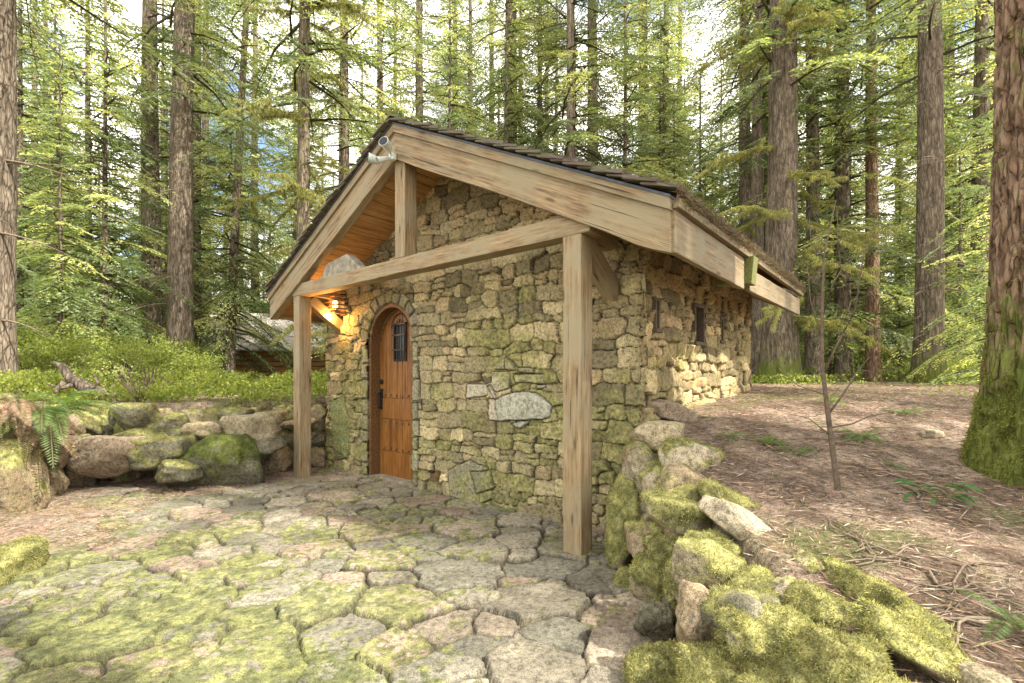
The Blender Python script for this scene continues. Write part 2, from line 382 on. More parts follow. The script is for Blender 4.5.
# ------------------------------------------------------------------ patio
def build_patio():
    rg = np.random.default_rng(5); pts = []
    tries = 0
    while len(pts) < 1300 and tries < 60000:
        tries += 1
        p = np.array((rg.uniform(-7, 2), rg.uniform(-1.5, 8.5)));
        r = .19 + .27 * rg.random() ** 1.4
        if all(((p[0] - q[0]) * .85) ** 2 + ((p[1] - q[1]) * 1.1) ** 2 > ((r + q[2]) / 2) ** 2 for q in pts): pts.append((p[0], p[1], r))
    sd = np.array(pts); asp = rg.uniform(.72, 1.3, len(sd)); wh = np.stack([sd[:, 2] * 1.12 * asp, sd[:, 2] * .9 / asp], 1)
    xs = np.arange(-6.4, 1.35, .0125); ys = np.concatenate([np.arange(-1, 1.6, .04), np.arange(1.6, 4.5, .0105), np.arange(4.5, 8.2, .017)])
    X, Y = np.meshgrid(xs, ys); P = np.stack([X.ravel(), Y.ravel()], 1)
    Q = P + np.stack([fbm(P, 2.6, 41, 4), fbm(P, 2.6, 42, 4)], 1) * .07 + np.stack([fbm(P, 9, 45, 3), fbm(P, 9, 46, 3)], 1) * .02
    idx, e = cells(Q, sd[:, :2], wh, 2.0)
    ns = len(sd); tone = np.array([(.22, .195, .145), (.28, .25, .19), (.19, .17, .13), (.31, .255, .19), (.23, .215, .165), (.27, .205, .155), (.16, .15, .115)])[rg.integers(0, 7, ns)] * rg.uniform(.88, 1.12, (ns, 1)); tone = tone * .75 + np.array((.22, .2, .15)) * .1
    off = rg.uniform(-.014, .018, ns); tx = rg.uniform(-.06, .06, ns); ty = rg.uniform(-.06, .06, ns)
    rel = Q - sd[idx, :2]
    gap = .0015 + .0045 * (1 + noise(P, 3, 66)); edge = sstep(0, .006, e - gap * .7); joint = sstep(-.002, .004, e - gap)
    P3 = np.concatenate([P, np.zeros((len(P), 1))], 1)
    lay = np.abs(fbm(P3, 2.2, 61, 4)) # split ledges on the slabs
    ledge = .008 * sstep(.04, .07, lay)
    h = (off[idx] + tx[idx] * rel[:, 0] + ty[idx] * rel[:, 1]) + .007 * fbm(P3, 3, 51, 4) + .0035 * fbm(P3, 26, 52, 3) + ledge * edge
    h = h - .03 * (1 - edge)
    c = tone[idx] * (1 + .55 * fbm(P3, 5, 53, 6)[:, None])
    c = c * (1 - .25 * (sstep(.03, .055, lay) * sstep(.09, .055, lay)))[:, None]
    mk = rg.uniform(-.38, .38, ns)[idx]
    area = .30 * sstep(6.3, 3.6, P[:, 1]) - .15 * sstep(.0, 1.0, P[:, 0]) * sstep(4.5, 3, P[:, 1])
    mo = fbm(P3, .9, 54, 5) * .9 + .45 * fbm(P3, 7, 55, 4) + mk + area - .26 - .1 * (1 - joint) + .9 * fbm(P3, 26, 63, 4)
    mf = sstep(-.02, .14, mo) * .85
    green = mixv(np.array((.075, .088, .024)), np.array((.19, .20, .062)), sstep(-.35, .35, fbm(P3, 18, 56, 4)))
    c = c + (green - c) * (mf * .92)[:, None]; h = h + mf * joint * (.002 + .004 * fbm(P3, 35, 57, 2))
    dirt = mixv(np.array((.035, .03, .02)), np.array((.09, .075, .045)), sstep(-.3, .3, fbm(P3, 10, 58, 3)))
    c = c + (dirt - c) * ((1 - joint) * (1 - .25 * mf))[:, None]
    # needles and grit drifted against the left edge
    dl = -polydist(P[:, 0], P[:, 1]); deb = sstep(1.1, .1, dl + .5 * fbm(P3, 2, 59, 4)) * (P[:, 0] < -2.9)
    c = c + (np.array((.21, .15, .115)) * (1 + .3 * fbm(P3, 25, 60, 2))[:, None] - c) * (deb * .85)[:, None]
    V = np.stack([P[:, 0], P[:, 1], h], 1)
    nx, ny = len(xs), len(ys); i = (np.arange(ny - 1)[:, None] * nx + np.arange(nx - 1)[None]).ravel()
    keep = polydist(P[i, 0], P[i, 1]) < .35; i = i[keep]
    o = link('patio', npmesh('patio', V, np.stack([i, i + 1, i + nx + 1, i + nx], 1), np.clip(c, .01, 1)), M['stone']); tag(o, kind='structure')
    return P, h, mf
patio_P, patio_h, patio_m = build_patio()

# ------------------------------------------------------------------ blades (moss, litter, leaves)
def blades(P, Nn, L, W, colr, tip=.35, droop=0.0, rg=rng, spread=.7):
    """P base points, Nn directions, L lengths, W widths -> kite quads"""
    n = len(P); d = Nn + rg.normal(0, spread, (n, 3)); d[:, 2] -= droop; d /= np.linalg.norm(d, axis=1)[:, None]
    r = rg.normal(0, 1, (n, 3)); s = np.cross(d, r); s /= np.linalg.norm(s, axis=1)[:, None] + 1e-9
    L = L[:, None] if hasattr(L, 'shape') else L; W = W[:, None] if hasattr(W, 'shape') else W
    V = np.empty((n, 4, 3)); V[:, 0] = P; V[:, 1] = P + d * L * tip + s * W; V[:, 2] = P + d * L; V[:, 3] = P + d * L * tip - s * W
    Fc = np.arange(n * 4).reshape(n, 4); return V.reshape(-1, 3), Fc, np.repeat(colr, 4, 0)
def patio_moss():
    k = np.where((patio_m > .75) & (patio_P[:, 1] < 5) & (polydist(patio_P[:, 0], patio_P[:, 1]) < 0))[0]
    k = rng.choice(k, 45000); P = np.stack([patio_P[k, 0], patio_P[k, 1], patio_h[k] - .002], 1) + rng.uniform(-.007, .007, (len(k), 3)) * (1, 1, .1)
    c = mixv(np.array((.09, .105, .03)), np.array((.23, .235, .075)), rng.random(len(k)))
    V, Fc, C = blades(P, np.tile((0, 0, 1.0), (len(k), 1)), rng.uniform(.004, .010, len(k)), np.full(len(k), .0014), c)
    tag(link('patio_moss', npmesh('patio_moss', V, Fc, C, False), M['moss']), 'low yellow-green moss growing over the flagstones of the patio', 'moss', kind='stuff')
patio_moss()

# ------------------------------------------------------------------ main cabin
cabin = empty('stone_cabin', (C0[0], C0[1], 0), CROT)
tag(cabin, 'small mossy rubble stone cabin with timber framed gable porch and arched wooden door', 'cabin')
XR, XL, YF, YB = 2.50, -2.63, .58, 4.1       # wall faces
ZA, ZE, XE = 4.125, 2.63, 3.01; SL = (ZA - ZE) / XE
Y0, Y1 = -.12, 4.55                          # roof ends
def topz(x): return ZA - abs(x) * SL
SOF = .34
DX, DW, DZ = -1.075, .485, 2.36               # door centre, half width, top
def arch(w_, top, n=20, x=DX): return [(x - w_, 0)] + [(x - w_ * math.cos(math.pi * k / n), top - w_ + w_ * math.sin(math.pi * k / n)) for k in range(n + 1)] + [(x + w_, 0)]
def in_arch(X, Z, g=0.0):
    hw = DW + g; zs = DZ - DW
    return (np.abs(X - DX) < hw) & ((Z < zs) | ((X - DX) ** 2 + (Z - zs) ** 2 < hw * hw))
def keep_front(X, Z): return (Z < ZA - np.abs(X) * SL - SOF + .06) & ~in_arch(X, Z)
sp = []
def P_(u, v):       # a point of the front wall face seen at pixel u, v
    D = 3.27 + YF; Y = 482 * D / (.641 * (u + 64.7)); a = Y * (-.767 * (u - 512) / 482 + .641) - 2.056
    return (2.23 - a, 1.4 + (376 - v) / 482 * Y)
def spec(pts, tone, off): sp.append(([P_(460 + x * .1463, 340 + y * .1463) for x, y in pts], tone, off))
spec([(235, 420), (290, 380), (370, 355), (500, 358), (560, 400), (625, 440), (612, 530), (520, 545), (400, 545), (262, 552)], (.36, .35, .275), .03)
spec([(340, 572), (400, 552), (465, 552), (410, 605)], (.34, .33, .26), .025)
spec([(215, 195), (300, 110), (295, 205)], (.40, .36, .26), .015)
spec([(305, 112), (380, 185), (375, 212), (303, 205)], (.42, .37, .26), .018)
spec([(385, 190), (492, 192), (490, 225), (392, 225)], (.48, .43, .32), .012)
spec([(360, 240), (575, 232), (580, 300), (365, 285)], (.42, .38, .27), .014)
spec([(212, 215), (335, 222), (325, 330), (240, 360), (205, 300)], (.38, .35, .24), .016)
spec([(180, 320), (198, 305), (245, 390), (232, 410)], (.36, .34, .28), .022)
spec([(40, 300), (170, 305), (185, 375), (38, 400)], (.42, .38, .28), .014)
spec([(190, 395), (228, 415), (258, 550), (195, 545)], (.40, .35, .26), .018)
spec([(515, 308), (577, 305), (578, 330), (520, 332)], (.4, .38, .32), .012)
def big(pts, tone, off): sp.append(([P_(x, y) for x, y in pts], tone, off))
big([(447, 470), (468, 460), (486, 468), (492, 498), (478, 505), (450, 496)], (.24, .22, .14), .019)
big([(470, 472), (489, 470), (493, 488), (476, 494)], (.2, .19, .12), .018)
big([(330, 402), (343, 396), (350, 430), (347, 458), (334, 450)], (.17, .2, .09), .019)
# ring of voussoirs around the door
nv = 11
for k in range(nv):
    a0 = math.pi * (k + .06) / nv; a1 = math.pi * (k + .94) / nv; r0, r1 = DW + .012, DW + .15 + .03 * (k % 2)
    zc = DZ - DW; pts = [(DX - r0 * math.cos(a0), zc + r0 * math.sin(a0)), (DX - r1 * math.cos(a0), zc + r1 * math.sin(a0)), (DX - r1 * math.cos(a1), zc + r1 * math.sin(a1)), (DX - r0 * math.cos(a1), zc + r0 * math.sin(a1))]
    sp.append((pts, tuple(np.array((.24, .215, .15)) * rnd.uniform(.8, 1.2)), .012))
zz = 0.03
while zz < DZ - DW - .05:
    hh = rnd.uniform(.16, .34); hh = min(hh, DZ - DW - .02 - zz)
    for sgn in (-1, 1):
        wd = rnd.uniform(.09, .16); xa = DX + sgn * (DW + .012); xb = DX + sgn * (DW + wd)
        sp.append(([(xa, zz), (xb, zz), (xb, zz + hh - .02), (xa, zz + hh - .02)], tuple(np.array((.23, .21, .14)) * rnd.uniform(.8, 1.25)), .012))
    zz += hh
fmoss = lambda X, Z: .1 * sstep(1.9, .3, Z) + .35 * np.exp(-((X - 1.2) / 1.3) ** 2 - ((Z - 1.75) / .13) ** 2) + .04 - .25 * sstep(2.3, 2.8, Z)
stone_wall('front_wall', XL - .03, XR + .025, -.06, 3.8, .0098, 11, lambda x, z, h: np.stack([x, YF - h, z], 1), keep_front, fmoss, cabin, sp)
SLITS = [(.28, .05, 1.80, 2.10), (1.38, .15, 1.74, 2.16), (2.15, .06, 1.80, 2.10)]      # along the side, half width, z0, z1
def keep_side(T, Z):
    k = Z < topz(XR) - SOF + .06
    for t, w_, a, b in SLITS: k &= ~((np.abs(T - t) < w_) & (Z > a) & (Z < b))
    return k
smoss = lambda T, Z: -.2 + .35 * sstep(1.0, .2, T) - .15 * sstep(1.5, 2.2, Z)
stone_wall('side_wall', -.03, YB - YF, .6, 2.7, .0115, 12, lambda t, z, h: np.stack([XR + h, YF + t, z], 1), keep_side, smoss, cabin, [([(0.01 , .7), (.02, .7), (.02, .72)], (.2, .2, .15), 0)], .08)
lmoss = lambda T, Z: -.1 + 0 * T
stone_wall('side_wall', 0, YB - YF, .3, 2.7, .03, 13, lambda t, z, h: np.stack([XL - h, YF + t, z], 1), lambda T, Z: Z < topz(XL) - SOF + .06, lmoss, cabin, flip=True)
stone_wall('back_wall', XL, XR, .6, 3.8, .03, 14, lambda x, z, h: np.stack([x, YB + h, z], 1), lambda X, Z: Z < ZA - np.abs(X) * SL - SOF + .06, lmoss, cabin, flip=True)
# quoin block masses that close the corners
b = MB()
for zc in np.arange(.0, 2.5, .17):
    for (cx, cy) in ((XR, YF), (XL, YF)):
        if cx > 0 or True:
            q = rnd.uniform(.02, .03); b.box(cx - .1, cx + (q - .035 if cx > 0 else .1), cy - q + .035 if False else cy - .0 + .012, cy + .12, zc, zc + .165) if False else None
# slit windows: frame and glass
for t, w_, a, z1 in SLITS:
    f = MB(); y = YF + t; d = .16
    f.box(XR - d, XR + .012, y - w_, y - w_ + .03, a, z1); f.box(XR - d, XR + .012, y + w_ - .03, y + w_, a, z1)
    f.box(XR - d, XR + .016, y - w_ - .012, y + w_ + .012, z1 - .028, z1 + .006); f.box(XR - d, XR + .03, y - w_ - .02, y + w_ + .02, a - .012, a + .022)
    wn = f.build('window', M['dark_twig'], cabin, bevel=.003)
    g = MB(); g.box(XR - d - .01, XR - d + .004, y - w_ + .028, y + w_ - .028, a + .02, z1 - .025); g.build('pane', M['black'], wn)
# threshold and jamb
def arch_ring(mb, w0, t0, w1, t1, y0, y1, n=20):
    A = arch(w0, t0, n); B = arch(w1, t1, n); k = len(A); vs = [(p[0], y, p[1]) for y in (y0, y1) for L_ in (A, B) for p in L_]
    fs = []
    for i in range(k - 1): fs += [(i, i + 1, k + i + 1, k + i), (2 * k + i, 3 * k + i, 3 * k + i + 1, 2 * k + i + 1), (i, 2 * k + i, 2 * k + i + 1, i + 1), (k + i, k + i + 1, 3 * k + i + 1, 3 * k + i)]
    fs += [(0, k, 3 * k, 2 * k), (k - 1, 3 * k - 1, 4 * k - 1, 2 * k - 1)]
    mb.add(vs, fs)
j = MB(); arch_ring(j, DW + .03, DZ + .03, DW - .045, DZ - .045, YF + .02, YF + .3); arch_ring(j, DW - .045, DZ - .045, DW - .075, DZ - .075, YF + .17, YF + .3)
j.build('door_frame', M['jamb'], cabin)
# door leaf
def P2(x, z): return (x, z)
dw, dz = DW - .05, DZ - .05
leaf = MB(); leaf.prism(arch(dw, dz), YF + .185, YF + .225)
door = leaf.build('door', M['door'], cabin)
door.data.transform(Matrix.Identity(4))
pl = MB(); np_ = 7; pw = (2 * dw - .06) / np_; ydf = YF + .185
for k in range(np_):
    xa = DX - dw + .03 + k * pw + .004; xb = xa + pw - .008; xm = max(abs(xa - DX), abs(xb - DX)) - .0
    zt = dz - dw + math.sqrt(max(.001, (dw - .05) ** 2 - min(xm, dw - .06) ** 2))
    pl.box(xa, xb, ydf - .014, ydf + .01, 1.10, zt); pl.box(xa, xb, ydf - .014, ydf + .01, .37, .80)
pl.box(DX - dw + .01, DX + dw - .01, ydf - .022, ydf + .01, .81, 1.09); pl.box(DX - dw + .01, DX + dw - .01, ydf - .022, ydf + .01, .02, .36)
for q in (-1, 1): pl.box(DX + q * (dw - .02) - .022, DX + q * (dw - .02) + .022, ydf - .020, ydf + .01, .0, dz - dw)
pn = pl.mesh('plank_panel', bevel=.004)
# turn grain upright: planks are modelled along z, the wood texture runs along x, so swap axes in the data and back in the object
def upright(me): me.transform(Matrix.Rotation(R(90), 4, 'Y'))
pn_o = link('plank_panel', pn, M['door'], door); upright(pn); pn_o.rotation_euler = (0, R(-90), 0)
upright(door.data); door.rotation_euler = (0, R(-90), 0)
pn_o.rotation_euler = (0, 0, 0)
def door_child(mb, name, mat, smooth=False, bevel=0):
    me_ = mb.mesh(name, smooth, bevel); upright(me_); return link(name, me_, mat, door)
for zr in (1.135, .765, .405):
    for k in range(6):
        s = MB(); x = DX - dw + .11 + k * (2 * dw - .22) / 5
        for q in range(3): s.tube([(x, ydf - .012, zr), (x, ydf - .026, zr), (x, ydf - .032, zr)], [.017, .013, .004], 8)
        door_child(s, 'stud', M['bronze'], True)
gx, g0, g1, gw = DX + .02, 1.60, 2.12, .125
g = MB()
g.box(gx - gw, gx + gw, ydf - .03, ydf, g0, g0 + .025)
for k in range(5):
    x = gx - gw + .012 + k * (2 * gw - .024) / 4; g.tube([(x, ydf - .03, g0), (x, ydf - .04, (g0 + g1) / 2), (x, ydf - .03, g1 - .0 + .05 * (1 - abs(k - 2) / 2))], .0085, 6)
for z in (g0 + .14, g0 + .34, g1 - .03): g.box(gx - gw - .015, gx + gw + .015, ydf - .052, ydf - .038, z, z + .022)
pts = [(gx - .18 * math.cos(math.pi * k / 12), ydf - .03, g1 - .07 + .19 * math.sin(math.pi * k / 12)) for k in range(13)]
g.tube(pts, .007, 6)
for q in (-1, 1): g.box(gx + q * gw - .012, gx + q * gw + .012, ydf - .034, ydf, g0, g1)
door_child(g, 'grille', M['iron'])
g = MB(); g.box(gx - gw + .01, gx + gw - .01, ydf - .018, ydf, g0 + .02, g1 - .0); door_child(g, 'small_window', M['black'])
hd = MB(); hx = DX - dw + .035
hd.box(hx - .028, hx + .028, ydf - .03, ydf, .93, 1.22); hd.tube([(hx, ydf - .03, 1.17), (hx, ydf - .085, 1.15), (hx, ydf - .09, 1.05), (hx, ydf - .08, .97), (hx, ydf - .03, .96)], .011, 8)
hd.tube([(hx, ydf, 1.32), (hx, ydf - .035, 1.32)], .034, 14)
door_child(hd, 'handle', M['iron'], False, .002)
th = MB(); th.box(DX - DW - .04, DX + DW + .05, YF + .01, YF + .3, -.03, .028); th.build('threshold', M['slab'], cabin, bevel=.006)
# dark backing behind the opening
bk = MB(); bk.box(XL + .3, XR - .32, YF + .34, YF + .36, 0, 2.6); bk.build('inner_wall', M['jamb'], cabin)

# timber
def beam(name, p0, p1, wy, hz, mat, parent=cabin, bevel=.008, roll=0, wob=.0):
    p0, p1 = Vector(p0), Vector(p1); L = (p1 - p0).length; m = MB(); n = max(2, int(L / .12))
    vs = []; 
    for i in range(n + 1):
        x = L * i / n
        for (a, c) in ((-1, -1), (1, -1), (1, 1), (-1, 1)):
            jx = wob * (rnd.random() - .5); vs.append((x, a * wy / 2 + jx, c * hz / 2 + wob * (rnd.random() - .5)))
    fs = [(0, 1, 2, 3), tuple(n * 4 + k for k in (3, 2, 1, 0))]
    for i in range(n):
        for k in range(4): fs.append((i * 4 + k, i * 4 + (k + 1) % 4, (i + 1) * 4 + (k + 1) % 4, (i + 1) * 4 + k))
    m.add(vs, fs)
    o = m.build(name, mat, parent, bevel=bevel)
    d = (p1 - p0).normalized(); up = Vector((0, 0, 1)) if abs(d.z) < .9 else Vector((0, 1, 0)) 
    y = up.cross(d).normalized(); z = d.cross(y)
    o.matrix_local = Matrix((d, y, z)).transposed().to_4x4() @ Matrix.Rotation(roll, 4, 'X'); o.location = p0
    return o
beam('post', (2.21, 0, -.02), (2.21, 0, 2.50), .17, .17, M['beam'], wob=.004)
beam('post', (-2.27, 0, -.02), (-2.27, 0, 2.50), .17, .17, M['beam'], wob=.004)
beam('tie_beam', (-2.39, .0, 2.585), (2.37, .0, 2.585), .166, .165, M['beam'], wob=.003)
beam('king_post', (0.03, 0, 2.67), (0.03, 0, 3.72), .17, .165, M['beam'], wob=.003)
for x in (2.21, -2.27): beam('brace', (x, .10, 2.47), (x, YF + .04, 2.10), .13, .15, M['beam'], wob=.003)
for x in (2.21, -2.27): beam('eave_plate', (x, -.03 + .12, 2.59), (x, YF + .1, 2.59), .14, .15, M['beam'])
# rakes: plumb cut boards in the slope frame
th_ = math.atan(SL); Ls = XE / math.cos(th_)
def rake(name, side, drop0, drop1, y0, y1, mat, ext=0.0, swell=0.0, bevel=.006):
    m = MB(); n = 26; top = []; bot = []
    c = math.cos(th_)
    for i in range(n + 1):
        s = (Ls + ext) * i / n; sw = swell * (math.exp(-((s - Ls * .93) / .22) ** 2) + .25 * math.sin(s * 3.1)) if swell else 0
        # point on the slope frame, x along the slope (downwards), z normal; plumb drop d -> (d sin, -d cos)
        def pt(d): return (s + d * math.sin(th_), -d * c)
        top.append(pt(drop0)); bot.append(pt(drop1 + sw))
    pts = top + bot[::-1]
    k = len(top); vs = [(p[0], y, p[1]) for y in (y0, y1) for p in pts]; K = len(pts); fs = []
    for i in range(k - 1):
        a, b_, c_, d_ = i, i + 1, K - 2 - i, K - 1 - i
        fs += [(a, b_, c_, d_), (K + d_, K + c_, K + b_, K + a), (a, K + a, K + b_, b_), (d_, c_, K + c_, K + d_)]
    fs += [(0, K - 1, 2 * K - 1, K), (k - 1, K + k - 1, K + k, k)]
    m.add(vs, fs); o = m.build(name, mat, cabin, bevel=bevel)
    if side < 0: o.data.transform(Matrix.Scale(-1, 4, (0, 1, 0))); 
    # slope frame -> cabin frame
    if side > 0: o.rotation_euler = (0, th_, 0)
    else: o.rotation_euler = Euler((0, th_, math.pi), 'XYZ')
    o.location = (0, 0, ZA); return o
def fix(o):
    bm = bmesh.new(); bm.from_mesh(o.data); bmesh.ops.recalc_face_normals(bm, faces=bm.faces); bm.to_mesh(o.data); bm.free()
for sd_ in (1, -1):
    # mirrored side: rotating by pi about z flips y, undone by the y mirror in rake()
    fix(rake('rake_beam', sd_, .115, .40, Y0, Y0 + .11, M['beam'], 0, .03 if sd_ > 0 else .0))
    fix(rake('rake_trim', sd_, .035, .118, Y0 - .028, Y0 + .06, M['fascia'], .012, bevel=.003))
    fix(rake('flashing', sd_, .018, .037, Y0 - .036, Y0 + .06, M['flash'], .018, bevel=0))
    fix(rake('rake_beam', sd_, .115, .36, Y1 - .1, Y1, M['beam']))
    fix(rake('roof_deck', sd_, .036, .06, Y0 + .062, Y1 - .002, M['soffit'], 0, bevel=0))
    # soffit boards
    m = MB(); s = .0; 
    while s < Ls - .1:
        wd = .118; j0 = rnd.uniform(-.002, .002)
        m.box(s + .16, min(s + .16 + wd - .006, Ls + .1), Y0 + .11, Y1 - .1, -SOF * math.cos(th_) + j0, -SOF * math.cos(th_) + .02 + j0); s += wd
    # boards run along y: keep the grain that way with an object turned a quarter
    me_ = m.mesh('soffit', bevel=.002); me_.transform(Matrix.Rotation(R(-90), 4, 'Z'))
    o = link('soffit', me_, M['soffit'], cabin)
    Mx = (Matrix.Translation((0, 0, ZA)) @ (Matrix.Rotation(th_, 4, 'Y') if sd_ > 0 else Matrix.Scale(-1, 4, (1, 0, 0)) @ Matrix.Rotation(th_, 4, 'Y')) @ Matrix.Rotation(R(90), 4, 'Z'))
    if sd_ < 0:
        me_.transform(Matrix.Rotation(R(90), 4, 'Z')); me_.transform(Matrix.Rotation(th_, 4, 'Y')); me_.transform(Matrix.Scale(-1, 4, (1, 0, 0)))
        me_.transform(Matrix.Rotation(-th_ * -1, 4, 'Y')); me_.transform(Matrix.Rotation(R(-90), 4, 'Z'))
        Mx = Matrix.Translation((0, 0, ZA)) @ Matrix.Rotation(-th_, 4, 'Y') @ Matrix.Rotation(R(90), 4, 'Z')
    o.matrix_local = Mx; fix(o)
ez = lambda d: ZE - d
# right eave: long fascia, mossy rafter end, far fascia set back
beam('eave_fascia', (XE + .0, Y0 + .03, ZE - .255), (XE + .0, 1.62, ZE - .265), .045, .29, M['fascia'], wob=.004)
beam('eave_fascia', (XE - .0, 1.84, ZE - .285), (XE - .0, Y1 - .05, ZE - .265), .04, .22, M['fascia'], wob=.004)
beam('gutter_board', (XE + .035, Y0 + .01, ZE - .08), (XE + .035, Y1, ZE - .08), .05, .055, M['fascia'])
bl = beam('rafter_end', (XE - .25, 1.73, ZE - .2), (XE + .09, 1.73, ZE - .23), .16, .26, M['mossbranch'])
beam('eave_fascia', (-XE, Y0 + .03, ZE - .24), (-XE, Y1 - .05, ZE - .24), .045, .28, M['fascia'], wob=.004)
# shakes
def shakes():
    for sd_ in (1, -1):
        m = MB(); s = Ls + .045; row = 0
        while s > .04:
            y = Y0 - .06 + rnd.uniform(-.05, 0)
            while y < Y1 + .03:
                wd = rnd.uniform(.07, .19); l = .26; t0 = rnd.uniform(.018, .032); lift = rnd.uniform(0, .008); e0 = s + rnd.uniform(-.012, .018)
                # thin wedge: butt end thick
                vs = []
                for yy in (y, y + wd - .006):
                    vs += [(max(e0 - l, -.002), yy, -.008), (max(e0 - l, -.002), yy, .004), (e0, yy, .012 + lift + .01), (e0, yy, .012 + lift + .01 + t0)]
                m.add(vs, [(0, 2, 3, 1), (4, 5, 7, 6), (0, 1, 5, 4), (2, 6, 7, 3), (1, 3, 7, 5), (0, 4, 6, 2)])
                y += wd
            s -= .135; row += 1
        me_ = m.mesh('shakes')
        me_.transform(Matrix.Rotation(th_, 4, 'Y'))
        if sd_ < 0: me_.transform(Matrix.Scale(-1, 4, (1, 0, 0)))
        me_.transform(Matrix.Rotation((-th_ if sd_ > 0 else th_), 4, 'Y'))
        o = link('shingles', me_, M['shingle'], cabin); o.location = (0, 0, ZA); o.rotation_euler = (0, th_ if sd_ > 0 else -th_, 0); fix(o)
    m = MB(); y = Y0 - .07
    while y < Y1:
        for q in (1, -1):
            Mx = Matrix.Translation((0, 0, ZA + .03 + rnd.uniform(0, .012))) @ Matrix.Rotation(th_ * q, 4, 'Y')
            m.box(min(0, q * .15), max(0, q * .15), y, y + .22, 0, .018, Mx)
        y += .15
    m.build('ridge_cap', M['shingle'], cabin)
shakes()
# needles and moss hanging over the right eave and the near rake
def debris():
    n = 15000; y = rng.uniform(Y0 - .05, Y1, n); o_ = np.abs(rng.normal(0, .22, n)); x = XE + .05 - o_ + rng.uniform(0, .03, n)
    z = ZA - x * SL + .045 + rng.uniform(0, .03, n); P = np.stack([x, y, z], 1)
    hang = rng.random(n) < .3; P[hang, 0] = XE + .055 + rng.uniform(0, .02, hang.sum()); P[hang, 2] = ZE - rng.uniform(-.02, .08, hang.sum())
    c = mixv(np.array((.07, .04, .025)), np.array((.22, .14, .09)), rng.random(n)); g_ = rng.random(n) < .25; c[g_] = np.array((.12, .14, .04))
    V, Fc, C = blades(P, np.tile((.4, 0, .1), (n, 1)), rng.uniform(.02, .07, n), np.full(n, .0018), c, droop=.3)
    tag(link('needle_debris', npmesh('needle_debris', V, Fc, C, False), M['litter'], cabin), kind='stuff')
    n = 3500; x = rng.uniform(-XE, XE, n); P = np.stack([x, Y0 - .05 + rng.uniform(-.02, .3, n), ZA - np.abs(x) * SL + .05], 1)
    c = mixv(np.array((.07, .05, .03)), np.array((.16, .17, .05)), rng.random(n))
    V, Fc, C = blades(P, np.tile((0, 0, .5), (n, 1)), rng.uniform(.01, .04, n), np.full(n, .002), c)
    tag(link('roof_moss', npmesh('roof_moss', V, Fc, C, False), M['moss'], cabin), kind='stuff')
debris()

# pale slab standing on the tie beam
s = MB()
s.prism([(-1.72, 2.672), (-1.58, 2.85), (-1.10, 2.905), (-.78, 2.672)], -.03, .10)
o = s.build('stone_slab', M['slab'], bevel=.01); o.location = cabin.location; o.rotation_euler = cabin.rotation_euler
tag(o, 'pale grey slab standing on the tie beam under the left roof slope', 'slab')
# slatted lamp under the soffit
lx, ly, lz = -2.23, YF - .11, 2.44
lamp = empty('slatted_lamp', cab(lx, ly) + (lz,), CROT); tag(lamp, 'glowing amber lamp with horizontal wooden slats on the wall left of the door', 'lamp')
s = MB(); s.box(-.1, .1, .07, .09, -.12, .14); s.build('back_plate', M['iron'], lamp)
for k in range(6):
    s = MB(); z = -.11 + k * .045; s.box(-.13, .13, -.1, -.075, z, z + .02); s.box(-.13, -.105, -.1, .08, z, z + .02); s.box(.105, .13, -.1, .08, z, z + .02); s.build('slat', M['log_wood'], lamp, bevel=.003)
s = MB(); s.tube([(0, 0, -.05), (0, 0, -.035), (0, 0, .02), (0, 0, .05)], [.012, .032, .035, .012], 12); s.build('bulb', M['bulb'], lamp, smooth=True); lamp.scale = (1.35, 1.0, 1.35)
pl_ = bpy.data.lights.new('lamp_light', 'POINT'); pl_.energy = 26; pl_.color = (1, .48, .12); pl_.shadow_soft_size = .05
po = bpy.data.objects.new('lamp_light', pl_); col.objects.link(po); po.parent = lamp; po.location = (.02, -.12, -.14)
# twin spotlight at the gable peak
fl = empty('twin_floodlight', cab(.0, Y0 - .03) + (3.73,), CROT); tag(fl, 'small white twin floodlight fixed on the rake beams at the gable peak', 'floodlight')
s = MB(); s.box(-.04, .04, -.025, .02, -.035, .035); s.build('mount', M['lampmetal'], fl, bevel=.006)
for dx, dy, dz_, nm in ((-.20, -.10, .0, 'lamp_head'), (.07, -.13, .06, 'lamp_head'), (-.04, -.1, -.045, 'sensor')):
    s = MB(); d = Vector((dx * .5 - .25, -.8, -.35 if nm == 'sensor' else .1)).normalized() if dx < 0 else Vector((.35, -.8, .25)).normalized()
    c = Vector((dx, dy, dz_)); r = .048 if nm == 'lamp_head' else .03
    s.tube([c - d * .07, c - d * .05, c + d * .01, c + d * .06], [r * .5, r * .85, r, r * 1.15], 16); s.tube([Vector((0, -.01, 0)), c - d * .06], .011, 8)
    h = s.build(nm, M['lampmetal'], fl, smooth=False)
    s = MB(); s.tube([c + d * .058, c + d * .063], r * 1.02, 16); s.build('lens', M['black'], h)
# little step light at the wall base
x, z = P_(436, 474)
sl_ = empty('wall_light', cab(x, YF - .02) + (z,), CROT); tag(sl_, 'small dark bronze box light low on the stone wall right of the door', 'wall light')
s = MB(); s.prism([(-.05, -.07), (.05, -.07), (.045, .05), (-.045, .05)], -.06, .03); s.build('housing', M['bronze'], sl_, bevel=.006)
s = MB(); s.box(-.042, .042, -.085, -.05, .03, .06); s.build('hood', M['iron'], sl_, bevel=.004)

